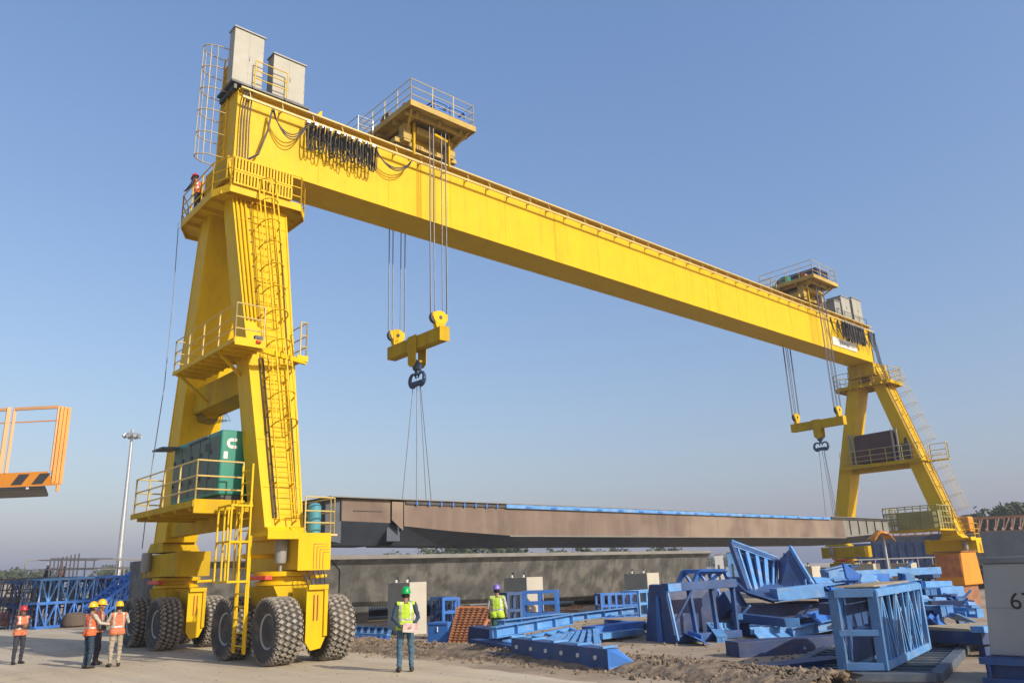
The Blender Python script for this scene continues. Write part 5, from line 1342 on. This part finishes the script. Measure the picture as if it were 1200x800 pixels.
def crate():
    A, B = g(989, 785, .16), g(1036, 785, .16); D1 = g(1087, 756, .22)-B; D1.z = .0; h = Vector((0, 0, 1.28)); dd = D1.normalized()
    t = empty('lattice_crate', (A+B)/2+D1*.5, 'light blue open lattice crate frame standing nearest the camera in the right corner', 'lattice crate', None)
    m = MB(); bw = .13
    for p in (A, B):
        m.beam(p, p+h, .16, .12, up=dd)
    m.beam(A+h*.98, B+h*.98, .14, .16, up=dd); m.beam(A+h*.05, B+h*.05, .12, .14, up=dd); m.beam(A+h*.47, B+h*.47, .1, .16, up=dd)
    m.build('front_frame', SHADE_BLUE, t, bevel=.006)
    m = MB()
    for p in (A, B):
        for z in (.04, .97): m.beam(p+h*z+dd*.09, p+h*z+D1, .10, .13)
        m.beam(p+D1, p+D1+h, .12, .12, up=dd)
    m.beam(A+D1+h, B+D1+h, .1, .1); m.beam(A+D1, B+D1, .1, .1); m.build('long_rail', LBLUE, t, bevel=.006)
    m = MB(); n = 7
    for p in (A, B):
        for i in range(n):
            a, b = p+D1*(i/n), p+D1*((i+1)/n); m.beam(a+h*.06, a+h*.95, .05, .06, up=dd)
            if i % 2: m.beam(a+h*.95, b+h*.06, .045, .05, up=dd)
            else: m.beam(a+h*.06, b+h*.95, .045, .05, up=dd)
            m.beam(a+h*.95, a+(b-a)*.5+h*.06, .03, .04, up=dd)
    m.build('lattice_bar', LBLUE, t)
    m = MB(); m.hexa([A+h*1.05+dd*.2, B+h*1.05+dd*.2, B+h*1.05+D1*.8, A+h*1.05+D1*.8, A+h*1.07+dd*.2, B+h*1.07+dd*.2, B+h*1.07+D1*.8, A+h*1.07+D1*.8]); m.build('top_sheet', mat('dusty_sheet', (.26, .22, .15), .9, var=.2, dirt=.4), t)
    m = MB()
    for i in range(1, 6): a = A+D1*i/6+h*.5; m.beam(a, a+(B-A), .04, .05)
    m.build('inner_tie', DBLUE, t)
    q = (B-A)*.12; MB().prism([A+q+dd*.3+h*.06, A+q+D1*.97+h*.06, A+q+D1*.97+h*.95, A+q+dd*.3+h*.95], (B-A)*.015).build('side_sheet', DBLUE, t)
    q = D1*.45; MB().prism([A+q+h*.06, B+q+h*.06, B+q+h*.93, A+q+h*.93], dd*.02).build('inner_sheet', NAVY, t)
crate()
beam_thing('dark_beam', [(g(870, 788, .1), g(985, 775, .1), .5, .2)], 'dark flat beam on the dirt left of the lattice crate', 'steel beam', NAVY, None, kind='box')
# things seen between the right crane wheel and the green helmeted man
def left_middle():
    p, q = g(396, 724), g(411, 724)
    t = empty('blue_locker', (p+q)/2, 'bright blue steel locker seen right behind the front crane tyres', 'steel locker'); h = 1.72; up = Vector((0, 0, h)); d = q-p; n = Vector((-d.y, d.x, 0)).normalized()*.7; n = n if n.dot(BF) > 0 else -n
    MB().hexa([p, q, q+n, p+n, p+up, q+up, q+n+up, p+n+up]).build('locker_body', BBLUE, t, bevel=.02)
    m = MB(); m.beam(p-n*.02+up*.5, q-n*.02+up*.5, .02, .04); m.beam(p+up, q+up, .1, .05); m.build('seam', DBLUE, t)
    upright('upright_frame', g(376, 722), g(394, 722), 1.75, 'blue braced frame standing directly left of the bright blue locker', BLUE, 2, 2, .7, .1, diag=True, group=None)
    a, b = g(412, 722), g(457, 720); m = MB(); d = b-a
    t = empty('rebar_footing', (a+b)/2, 'low dark footing with a row of upright reinforcing bars beyond the crane wheels', 'footing')
    m.beam(a+Vector((0, 0, .15)), b+Vector((0, 0, .15)), 1.2, .3); m.build('footing_slab', CONC, t)
    m = MB()
    for i in range(14): p = a.lerp(b, i/13.5); m.tube(p+Vector((0, 0, .3)), p+Vector((0, 0, .72+.15*(i % 3))), .025, 5)
    m.build('rebar', CONC_T, t)
    a, b = g(411, 715), g(460, 713); single(MB().beam(a+Vector((0, 0, .7)), b+Vector((0, 0, .7)), 1.5, 1.4), 'covered_stack', GSLATE, (a+b)/2, 'dark covered stack in the shade below the concrete girder', 'covered stack', bevel=.1)
    for (c, lab, mt) in (([g(408, 742, .1), g(455, 744, .1), g(458, 736, .15), g(410, 734, .15)], 'light blue slatted panel lying flat left of the nearest pedestal', LBLUE), ([g(412, 752, .08), g(450, 753, .08), g(455, 746, .08), g(412, 745, .08)], 'grey blue slatted panel lying on the dirt beside the front tyre', BLUE)):
        frame_panel('flat_panel', c, lab, mt, 'steel panel', 6, 'v', .08, .12, NAVY, None)
    # small street lamp like bracket seen beside the header
    p = g(400, 735); p2 = far(398, 668, 30)
    t = empty('bracket_post', (p2.x, p2.y, 0), 'thin dark post with a slanting arm behind the front crane leg', 'post')
    MB().path([(p2.x, p2.y, 0), (p2.x, p2.y, p2.z), far(388, 656, 30)], .03, 6).build('post_arm', DARK, t)
left_middle()
# crates/props on site beyond, pale sheds
for i, (px0, px1, D, h, lab) in enumerate(((838, 848, 120, 3.5, 'small pale site cabin far off, left of the blue tilted trough'), (788, 812, 130, 3.2, 'small low white shed far off behind the concrete girder'), (853, 866, 110, 3.6, 'small blue white container far off beneath the steel girder'))):
    a, b = far(px0, 660, D), far(px1, 660, D); a.z = b.z = 0; d = (b-a); n = Vector((-d.y, d.x, 0)).normalized()*2.5; n = n if n.dot(BF) > 0 else -n; up = Vector((0, 0, h))
    t = empty('site_cabin', (a+b)/2, lab, 'site cabin'); MB().hexa([a, b, b+n, a+n, a+up, b+up, b+n+up, a+n+up]).build('cabin_wall', WHITE if i < 2 else LBLUE, t)
    m = MB(); m.hexa([x+up for x in (a-n*.05, b-n*.05, b+n*1.05, a+n*1.05)]+[x+up+Vector((0, 0, .15)) for x in (a-n*.05, b-n*.05, b+n*1.05, a+n*1.05)]); m.build('cabin_roof', GREYP, t)
    m = MB(); c = a.lerp(b, .3)-n*.01; m.hexa([c, c+d*.2, c+d*.2+n*.004, c+n*.004, c+up*.6, c+d*.2+up*.6, c+d*.2+up*.6+n*.004, c+up*.6+n*.004]); m.build('cabin_door', DARK, t)
# ------------------------------------------------------------------ blue truss stack on the left
def truss(p, q, s, label, mt, seed, tilt=0):
    p = Vector(p); q = Vector(q); d = (q-p).normalized(); up = Vector((0, 0, 1)); sx = d.cross(up).normalized(); up = (Matrix.Rotation(tilt, 3, d) @ up); sx = d.cross(up).normalized()
    L_ = (q-p).length; n = max(3, int(L_/(s*.38))); random.seed(seed)
    t = empty('steel_truss', Vector(((p.x+q.x)/2, (p.y+q.y)/2, min(p.z, q.z)-s/2)), label, 'steel truss', 'blue steel trusses stacked at the left')
    cs = [sx*a*s/2+up*b*s/2 for a, b in ((-1, -1), (1, -1), (1, 1), (-1, 1))]
    m = MB()
    for c in cs: m.beam(p+c, q+c, .13, .13)
    m.build('chord', mt, t)
    m = MB()
    for i in range(n+1):
        a = p.lerp(q, i/n)
        for k in range(4): m.beam(a+cs[k], a+cs[(k+1) % 4], .07, .07)
        if i < n:
            b = p.lerp(q, (i+1)/n)
            for k in range(4):
                x, y = (cs[k], cs[(k+1) % 4]) if i % 2 else (cs[(k+1) % 4], cs[k]); m.beam(a+x, b+y, .06, .06)
    m.build('web_bar', mt, t); return t
def stack():
    O = far(28, 733, 50); O.z = 0; E_ = far(215, 728, 56); E_.z = 0; d = (E_-O).normalized(); n = Vector((-d.y, d.x, 0)); n = n if n.dot(BF) > 0 else -n; Lt = (E_-O).length
    k = 0; labs = iter(['lower leftmost blue truss at the front of the left stack', 'lower middle blue truss of the left stack behind the yellow helmeted workers', 'lower right blue truss of the left stack behind the far crane tyres', 'upper leftmost blue truss beneath the handrail of the left stack', 'upper middle blue truss beneath the handrail of the left stack', 'upper right blue truss of the left stack next to the far crane leg'])
    labs2 = iter(['%s shaded truss in the rear row of the left stack' % w for w in ('lower leftmost', 'lower middle', 'lower right', 'upper leftmost', 'upper middle', 'upper right')])
    for z in (.65, 1.9):
        for i in range(3):
            a = O+d*(Lt*i/3+.15+random.uniform(0, .2)); b = O+d*(Lt*(i+1)/3-.1); z1 = z+random.uniform(-.05, .05)
            truss(a+Vector((0, 0, z1))+n*(.2*i), b+Vector((0, 0, z1+.05)), 1.2, next(labs), BLUE if (i+int(z)) % 2 == 0 else LBLUE, k, random.uniform(-.05, .05)); k += 1
            truss(a+Vector((0, 0, z1-.1))+n*2.1, b+Vector((0, 0, z1))+n*2.1, 1.2, next(labs2), DBLUE, 60+k, .1)  # rear row in a darker blue, its shade put into the paint
    for i, (s0, s1, z0, z1, o, lab) in enumerate(((.28, .55, .5, 2.3, -.9, 'blue truss leaning diagonally on the middle of the left stack'), (.55, .86, .45, 2.3, -1.0, 'blue truss leaning diagonally at the right of the left stack'), (.62, .98, 2.2, .8, -1.9, 'light blue truss sloping down right in front of the left stack'))):
        truss(O+d*Lt*s0+n*o+Vector((0, 0, z0)), O+d*Lt*s1+n*o+Vector((0, 0, z1)), .8, lab, LBLUE if i else BLUE, 20+i, .2)
    t = empty('dark_rack', O-d*.2+n*1, 'dark steel rack with many uprights at the left end of the truss stack', 'steel rack')
    m = MB()
    for i in range(9):
        for o in (.2, 2.2): a = O+d*(i*.35-.3)+n*o; m.beam(a, a+Vector((.15, 0, 2.6)), .07, .07)
    for z in (.5, 1.0, 1.5, 2.0, 2.55):
        for o in (.2, 2.2): m.beam(O-d*.4+n*o+Vector((0, 0, z)), O+d*2.7+n*o+Vector((0, 0, z)), .06, .06)
    m.build('rack_frame', DARK, t)
    t = empty('work_deck', O+d*Lt*.5+n*2.6, 'timber coloured working deck with grey handrails behind and above the blue trusses', 'work deck')
    m = MB(); a, b = O+d*1.5+n*1.9, O+d*(Lt-.2)+n*1.9; m.beam(a+Vector((0, 0, 2.45)), b+Vector((0, 0, 2.45)), 2.6, .12)
    for i in range(8): p = a.lerp(b, i/7); m.box(p.x-.08, p.x+.08, p.y-.08, p.y+.08, 0, 2.39)
    m.build('deck', RUST, t)
    m = MB(); q1, q2 = a+n*2.0, b+n*2.0; m.beam(q1+Vector((0, 0, 1.84)), q2+Vector((0, 0, 1.84)), 1.2, .12)
    for i in range(8): p = q1.lerp(q2, i/7); m.box(p.x-.06, p.x+.06, p.y-.06, p.y+.06, 0, 1.78)
    m.build('lower_deck', RUST, t)
    m = MB(); railing(m, [a-n*1.1+Vector((0, 0, 2.52)), b-n*1.1+Vector((0, 0, 2.52)), b+n*1.1+Vector((0, 0, 2.52)), a+n*1.1+Vector((0, 0, 2.52))], 1.05, .035, 2.2, bars=(1, .5)); 
    for i in range(8): p = a.lerp(b, i*.028)-n*1.1+Vector((0, 0, 2.52)); m.beam(p, p+Vector((0, 0, 1.0+.05*i)), .05, .12)
    m.build('handrail', GREYP, t)
    random.seed(9)
    for i, s in enumerate((.2, .62)):
        c = O+d*Lt*s-n*1.1; single(MB().lathe([(.4, 0), (.55, .08), (.6, .3), (.5, .65), (.3, .74), (0, .76)], (c.x, c.y, 0), 'z', 18), 'covered_drum', mat('brown_cover', (.10, .075, .055), .9, var=.3) if i < 1 else DARK, c, ('brown covered drum in front of the left end of the truss stack', 'dark drum before the right part of the truss stack')[i], 'drum', smooth=True)
    return O, d, n, Lt
SO, SD, SN, SL = stack()
def left_edge():
    a, b = far(-40, 690, 95), far(42, 688, 100); a.z = b.z = 0; d = b-a; n = Vector((-d.y, d.x, 0)).normalized()*.4; n = n if n.dot(BF) > 0 else -n
    t = empty('boundary_wall', (a+b)/2, 'pale grey boundary wall at the left edge below the far wood', 'wall'); up = Vector((0, 0, 2.6)); MB().hexa([a, b, b+n, a+n, a+up, b+up, b+n+up, a+n+up]).build('wall_panel', CONC_T, t)
    m = MB()
    for i in range(9): p = a.lerp(b, i/8)-n*.3; m.hexa([p, p+d*.01, p+d*.01+n*.2, p+n*.2]+[x+up*1.04 for x in (p, p+d*.01, p+d*.01+n*.2, p+n*.2)])
    m.build('wall_pier', CONC, t)
    p = far(-25, 706, 62); q = far(20, 703, 60)
    t = empty('steel_girder_on_trestles', (p.lerp(q, .5).x, p.lerp(q, .5).y, 0), 'thin dark girder on trestles at the left edge behind the red helmeted man', 'steel girder')
    MB().beam(p, q, .4, .5).build('beam', DARK, t)
    m = MB()
    for s in (.2, .85): c = p.lerp(q, s); m.beam(c-Vector((0, 0, .25)), (c.x, c.y, 0), .3, .3)
    m.build('trestle', DARK, t)
    c = g(4, 733); single(MB().hexa([Vector(v)+c for v in [(-3, 0, 0), (1.4, 0, 0), (1.4, 1.5, 0), (-3, 1.5, 0), (-3, .1, .9), (1.2, .1, .75), (1.2, 1.4, .75), (-3, 1.4, .9)]]), 'covered_pile', mat('dull_red_cover', (.30, .09, .07), .9, var=.3, bump=.3, bscale=3), c, 'low dull red covered pile at the left edge behind the red helmeted man', 'covered pile', bevel=.08)
left_edge()
# ------------------------------------------------------------------ people
def capsule(m, p, q, r1, r2=None, n=12):
    r2 = r2 or r1; p = Vector(p); q = Vector(q); d = q-p; L_ = d.length
    d = d/L_ if L_ > 1e-6 else Vector((0, 0, 1)); a = d.orthogonal().normalized(); b = d.cross(a); vs = [p-d*r1]; rows = []
    for t in (-60, -30, 0): rows.append((p+d*r1*math.sin(R(t)), r1*math.cos(R(t))))
    for t in (0, 30, 60): rows.append((q+d*r2*math.sin(R(t)), r2*math.cos(R(t))))
    for c, rr in rows:
        for i in range(n): t = 2*math.pi*i/n; vs.append(c+(a*math.cos(t)+b*math.sin(t))*rr)
    vs.append(q+d*r2); fs = [(0, 1+(i+1) % n, 1+i) for i in range(n)]; k = len(rows)
    for j in range(k-1):
        for i in range(n): fs.append((1+j*n+i, 1+j*n+(i+1) % n, 1+(j+1)*n+(i+1) % n, 1+(j+1)*n+i))
    e = 1+(k-1)*n; fs += [(e+i, e+(i+1) % n, len(vs)-1) for i in range(n)]
    m.add(vs, fs)
def remesh(mb, vox, smooth=2):
    me = bpy.data.meshes.new('tmp'); me.from_pydata([tuple(v) for v in mb.v], [], mb.f)
    o = bpy.data.objects.new('tmp', me); COL.objects.link(o)
    r = o.modifiers.new('r', 'REMESH'); r.mode = 'VOXEL'; r.voxel_size = vox; r.adaptivity = 0
    s = o.modifiers.new('s', 'SMOOTH'); s.iterations = smooth; s.factor = .5
    dg = bpy.context.evaluated_depsgraph_get(); out = bpy.data.meshes.new_from_object(o.evaluated_get(dg)); bpy.data.objects.remove(o); return out
def person(loc, face, label, group=None, H=1.66, shirt=C_DK, pants=C_DK, vest=V_OR, helmet=H_Y, arms=None, lean=0, head=(0, 0), stance=.11, vox=.0095, vest_bot=.86, sleeve=.0, step=0):
    """face: direction the person looks; arms: {side: (elbow, wrist, finger direction)} in body space, x right, y forward"""
    k = H/1.70; base = Vector(loc)
    hip = {s: Vector((s*.092, 0, .90)) for s in (-1, 1)}
    sh = {s: Vector((s*.185, lean*.35-.01, 1.375)) for s in (-1, 1)}
    dflt = {s: (Vector((s*.235, lean*.25-.03, 1.10)), Vector((s*.245, .05, .86)), Vector((0, .15, -1))) for s in (-1, 1)}
    arms = arms or {}
    caps = []
    def C(p, q, r1, r2, tg): caps.append((Vector(p)*k, Vector(q)*k, r1*k, r2*k, tg))
    for s in (-1, 1):
        ft = Vector((s*stance, s*step, .085)); kn = Vector((s*(stance*.95), .02+s*step*.6, .49))
        C(hip[s], kn, .092, .066, 'pants'); C(kn, ft, .068, .05, 'pants'); C((s*.085, -.03, .93), (s*.085, -.02, .86), .098, .09, 'pants')
        C(ft+Vector((0, -.03, -.02)), ft+Vector((s*.03, .13, -.045)), .052, .04, 'shoe'); C(ft+Vector((0, -.05, -.045)), ft+Vector((s*.02, .1, -.05)), .035, .035, 'shoe')
        C((s*.06, lean*.28, 1.25), (s*.07, lean*.1, 1.02), .10, .095, 'torso'); C((s*.08, lean*.34, 1.32), (s*.075, lean*.26, 1.2), .085, .095, 'torso')
        C((s*.05, lean*.38, 1.40), sh[s], .055, .062, 'torso')
        el, wr, fd = arms.get(s, dflt[s]); el = Vector(el); wr = Vector(wr); fd = Vector(fd).normalized()
        C(sh[s], el, .060, .046, 'sleeve'); C(el, wr, .046, .033, 'sleeve')
        side = Vector((1, 0, 0)); side = (side-fd*side.dot(fd)); side = side.normalized() if side.length > .2 else Vector((0, 1, 0))
        pn = fd.cross(side)
        C(wr, wr+fd*.05, .027, .03, 'skin')
        for j, (o, ln) in enumerate(((-.03, .068), (-.01, .078), (.011, .073), (.031, .058))):
            b0 = wr+fd*.055+side*o; C(wr+fd*.03+side*o*.8, b0+fd*.012, .017, .013, 'skin')
            m1 = b0+fd*ln*.55+pn*.008*s; C(b0, m1, .0115, .0105, 'skin'); C(m1, m1+fd*ln*.42+pn*.022*s, .0105, .009, 'skin')
        tb = wr+fd*.025-side*.03*s; C(tb, tb-side*.03*s+fd*.03, .0135, .012, 'skin'); C(tb-side*.03*s+fd*.03, tb-side*.036*s+fd*.058, .012, .0105, 'skin')
    C((-.055, -.01, .98), (.055, -.01, .98), .098, .098, 'pants'); C((0, lean*.3, 1.3), (0, lean*.1, 1.05), .105, .10, 'torso')
    hd = Vector((0, lean*.6+.015, 1.555)); hy, hp = head
    RM = Matrix.Rotation(hy, 3, 'Z') @ Matrix.Rotation(hp, 3, 'X')
    def Hd(x, y, z): return hd + RM @ Vector((x, y, z))
    C((0, lean*.38-.01, 1.38), hd+Vector((0, -.01, -.05)), .058, .052, 'skin')
    C(Hd(0, -.015, .03), Hd(0, .015, .02), .085, .082, 'head'); C(Hd(0, -.005, .06), Hd(0, .0, .04), .08, .08, 'head'); C(Hd(0, .04, -.065), Hd(0, .045, -.03), .046, .056, 'head'); C(Hd(0, .055, -.085), Hd(0, .05, -.08), .032, .03, 'head')
    C(Hd(0, .096, .012), Hd(0, .108, -.022), .010, .015, 'head'); C(Hd(-.03, .082, .032), Hd(.03, .082, .032), .012, .012, 'head')
    C(Hd(-.02, .088, -.055), Hd(.02, .088, -.055), .008, .008, 'lip')
    for s in (-1, 1): C(Hd(s*.083, -.005, .012), Hd(s*.086, -.008, -.025), .014, .011, 'head')
    m = MB()
    for (p, q, r1, r2, tg) in caps: capsule(m, p, q, r1, r2)
    me = remesh(m, vox)
    nn = [v.normal.copy() for v in me.vertices]
    for v, vn in zip(me.vertices, nn):      # cloth folds: waves across the limbs, deeper round knees and waist
        c = v.co/k
        if .12 < c.z < 1.40 and not (c.y > .0 and abs(c.x) > .3):
            f = noise.noise(Vector((c.x*9+loc[0]*3, c.y*9, c.z*16)))*.012 + noise.noise(Vector((c.x*22, c.y*22, c.z*30+loc[1])))*.005
            v.co += vn*f*(1.5 if (.35 < c.z < .6 or .1 < c.z < .25) else 1)
    order = ['skin', 'sleeve', 'torso', 'pants', 'shoe', 'hair', 'lip']
    for x in (SKIN, shirt, shirt, pants, SHOE, HAIR, mat_lip): me.materials.append(x)
    rz = math.atan2(face[1], face[0])-math.pi/2
    def near(c):
        best = None; bd = 9
        for (p, q, r1, r2, tg) in caps:
            d = q-p; t = max(0, min(1, (c-p).dot(d)/max(d.length_squared, 1e-9))); dist = (c-(p+d*t)).length-(r1+(r2-r1)*t)
            if dist < bd: bd = dist; best = tg
        return best
    tags = []
    iR = RM.inverted()
    for f in me.polygons:
        c = f.center; tg = near(c)
        if tg == 'head':
            l = iR @ (c/k-hd); tg = 'hair' if (l.y < -.005 and l.z > -.05) or l.z > .065 else 'skin'
        if tg == 'torso' and c.z < .93*k: tg = 'pants'
        tags.append(tg); f.material_index = order.index(tg); f.use_smooth = True
    t = empty('person', base, label, 'person', group, rz)
    me.update(); me.name = 'body'; bo = bpy.data.objects.new('body', me); COL.objects.link(bo); bo.parent = t
    if vest:
        vs = {}; nv = []; nf = []; nm = []
        for f, tg in zip(me.polygons, tags):
            c = f.center/k
            ok = (tg in ('torso', 'pants') and vest_bot < c.z < 1.425) or (tg == 'sleeve' and c.z > 1.37 and abs(c.x) < .165)
            if tg == 'skin' or abs(c.x) > .19 or not ok or (tg == 'pants' and c.z < .86): continue
            idx = []
            for vi in f.vertices:
                if vi not in vs:
                    v = me.vertices[vi]; vs[vi] = len(nv); flare = .016+.018*max(0, 1.0-v.co.z/k)/.15*.5
                    nv.append(v.co+v.normal*flare)
                idx.append(vs[vi])
            nf.append(idx); z = c.z; x = abs(c.x)
            nm.append(1 if (1.04 < z < 1.085) or (.094 < x < .132 and z > 1.085) else 0)
        vm = bpy.data.meshes.new('vest'); vm.from_pydata(nv, [], nf); vm.materials.append(vest); vm.materials.append(REFL); vm.polygons.foreach_set('material_index', nm); vm.polygons.foreach_set('use_smooth', [True]*len(nf))
        vo = bpy.data.objects.new('vest', vm); COL.objects.link(vo); vo.parent = t; sm = vo.modifiers.new('thick', 'SOLIDIFY'); sm.thickness = .006; sm.offset = 1
        ss = vo.modifiers.new('s', 'SMOOTH'); ss.iterations = 3
    if helmet:
        m = MB(); prof = [(0, .132), (.05, .126), (.085, .106), (.108, .07), (.118, .03), (.122, .005), (.138, -.004), (.138, -.010), (.116, -.006), (.112, .02), (.0, .12)]
        n = 24; c0 = Vector((0, -.002, .068)); o = len(m.v)
        for (r_, h_) in prof:
            for i in range(n):
                a = 2*math.pi*i/n; pk = max(0, math.sin(a))**3*.045 if r_ > .125 else 0
                m.v.append(Vector(Hd(c0.x+r_*math.cos(a)*.88, c0.y+(r_+pk)*math.sin(a)*1.08, c0.z+h_))*k)
        for j in range(len(prof)-1):
            for i in range(n): m.f.append((j*n+i, j*n+(i+1) % n, (j+1)*n+(i+1) % n, (j+1)*n+i)); m.m.append(0)
        ho = m.build('helmet', helmet, t, smooth=True, off=(0, 0, 0))
        m = MB(); m.path([Vector(Hd(0, -.10+i*.02, .068+.135*math.sqrt(max(0, 1-((i-5)/6.5)**2))))*k for i in range(11)], .009, 6); m.build('helmet_ridge', helmet, ho, off=(0, 0, 0), smooth=True)
    m = MB()
    for s in (-1, 1): p = Vector(Hd(s*.031, .083, .012))*k; capsule(m, p, p+Vector((.0, .0, .001)), .011*k, .011*k, 8)
    m.build('eyes', EYE, t, off=(0, 0, 0), smooth=True)
    return t
mat_lip = mat('lip', (.14, .05, .04), .6)
fwd = Vector((BF.x, BF.y)).normalized(); rgt = Vector((BR.x, BR.y)).normalized()
def toward(a):  # a=0 away from camera, +90 = to the right of the photo
    a = R(a); v = fwd*math.cos(a)+rgt*math.sin(a); return (v.x, v.y)
V3 = Vector
pg = g(475, 787)
gp = person(pg, toward(-12), 'man in green helmet and lime vest holding a folder behind his back', None, 1.70, C_NAVY, C_DENIM, V_YG, H_G,
            {-1: (V3((-.27, -.07, 1.10)), V3((-.12, -.19, .93)), V3((1, -.1, -.25))), 1: (V3((.27, -.07, 1.10)), V3((.13, -.2, .91)), V3((-1, -.1, -.15)))}, stance=.13, head=(.1, .1))
rz = gp.rotation_euler.z; M = Matrix.Rotation(rz, 4, 'Z')
m = MB(); c = [V3((-.08, -.245, .82)), V3((.23, -.235, .79)), V3((.25, -.24, .98)), V3((-.06, -.25, 1.01))]
m.prism([pg+(M @ x) for x in c], (M @ V3((0, .012, 0)))); m.prism([pg+(M @ (x+V3((0, -.008, .003)))) for x in c], (M @ V3((0, .003, 0))))
single(m, 'folder', PAPER, pg+(M @ V3((.08, -.24, .8))), 'white and pink paper folder held behind the back of the man in the green helmet', 'folder')
person(g(584, 761), toward(8), 'man in purple helmet and lime vest beside the rust brown grid panel', None, 1.63, C_WH, C_GN, V_YG, H_P,
       {-1: (V3((-.26, .0, 1.12)), V3((-.26, .12, .93)), V3((0, .3, -1))), 1: (V3((.25, .02, 1.12)), V3((.22, .16, .97)), V3((0, .5, -1)))}, stance=.1)
person(g(19, 778), toward(118), 'man in red helmet and orange vest over dark clothes, standing alone at the left edge', None, 1.50, C_DK, C_DK, V_OR2, H_R,
       {-1: (V3((-.25, .0, 1.10)), V3((-.04, .2, 1.10)), V3((1, .2, .15))), 1: (V3((.25, .0, 1.10)), V3((.05, .21, 1.16)), V3((-1, .2, .2)))}, stance=.14, step=.05, head=(-.2, -.05))
YG = 'workers in yellow helmets talking in front of the crane'
person(g(101, 783), toward(35), 'worker in yellow helmet and dark blue trousers, leftmost of the three standing together', YG, 1.56, C_WH, C_NAVY, V_OR, H_Y,
       {1: (V3((.30, .10, 1.18)), V3((.34, .33, 1.14)), V3((.3, 1, 0))), -1: (V3((-.25, -.02, 1.1)), V3((-.22, .08, .88)), V3((0, .2, -1)))}, stance=.10, vest_bot=.80)
person(g(113, 779)+Vector((0, .15, 0)), toward(75), 'worker in yellow helmet half hidden between the other two yellow helmeted workers', YG, 1.60, C_MAR, C_DK, V_OR2, H_Y,
       {1: (V3((.25, .08, 1.12)), V3((.16, .28, 1.08)), V3((0, 1, 0))), -1: (V3((-.25, .05, 1.12)), V3((-.1, .28, 1.1)), V3((.2, 1, 0)))}, stance=.1, head=(-.1, -.1))
person(g(133, 781), toward(-40), 'worker in yellow helmet and khaki trousers, rightmost of the three standing together', YG, 1.56, C_WH, C_KH, V_OR2, H_Y,
       {-1: (V3((-.27, .12, 1.14)), V3((-.18, .34, 1.10)), V3((0, 1, 0))), 1: (V3((.29, .06, 1.17)), V3((.24, .24, 1.24)), V3((-.3, 1, .3)))}, stance=.11, vest_bot=.84, head=(.15, .05))
hp = far(120, 735, CP.xy.__sub__(g(118, 781).xy).length)
single(MB().hexa([hp+V3(v) for v in [(-.09, -.05, -.06), (.09, -.05, -.06), (.09, .05, -.06), (-.09, .05, -.06), (-.08, -.04, .07), (.08, -.04, .07), (.08, .04, .07), (-.08, .04, .07)]]).tube(hp+V3((0, 0, .06)), hp+V3((.02, 0, .2)), .012, 6), 'remote_control', DARK, hp-V3((0, 0, .06)), 'dark remote control box held between the yellow helmeted workers', 'remote control', bevel=.01)
person((-1.3, 1.15, ZP), toward(-70), 'worker in red helmet and orange vest leaning at the rail of the crane top platform', None, 1.66, C_DK, C_DK, V_OR, H_R,
       {-1: (V3((-.25, .2, 1.12)), V3((-.2, .42, 1.02)), V3((0, 1, 0))), 1: (V3((.25, .2, 1.12)), V3((.2, .42, 1.02)), V3((0, 1, 0)))}, lean=.35, head=(0, -.35), vox=.016)
for i, (s, hm, vv, lab) in enumerate(((.42, H_W, V_OR2, 'tiny worker in white helmet standing on the deck above the blue trusses'), (.34, H_W, None, 'tiny worker in dark clothes without a vest on the deck above the blue trusses'))):
    a = SO+SD*SL*s+SN*3.9; a.z = 1.9; person(a, toward(170+30*i), lab, None, 1.6 if i == 0 else 1.5, C_DK, C_DK, vv, hm, None, vox=.02)
a = SO+SD*SL*.72-SN*3.2; a.z = 0
person(a, toward(160), 'far worker in white helmet and orange vest standing in front of the blue trusses', None, 1.6, C_WH, C_DK, V_OR2, H_W, None, vox=.02)
# ------------------------------------------------------------------ hazy air
HAZE = 0.0007
if HAZE:
    hzm = bpy.data.materials.new('hazy_air'); hzm.use_nodes = True; n = hzm.node_tree.nodes; l = hzm.node_tree.links
    n.remove(n['Principled BSDF']); pv = n.new('ShaderNodeVolumePrincipled'); pv.inputs['Color'].default_value = (.86, .90, .96, 1); pv.inputs['Density'].default_value = HAZE; pv.inputs['Anisotropy'].default_value = .2
    l.new(pv.outputs[0], n['Material Output'].inputs['Volume'])
    o = MB().box(-700, 700, -700, 700, -1, 24).build('haze', hzm); tag(o, 'thin pale haze in the air over the yard', 'haze', kind='stuff')
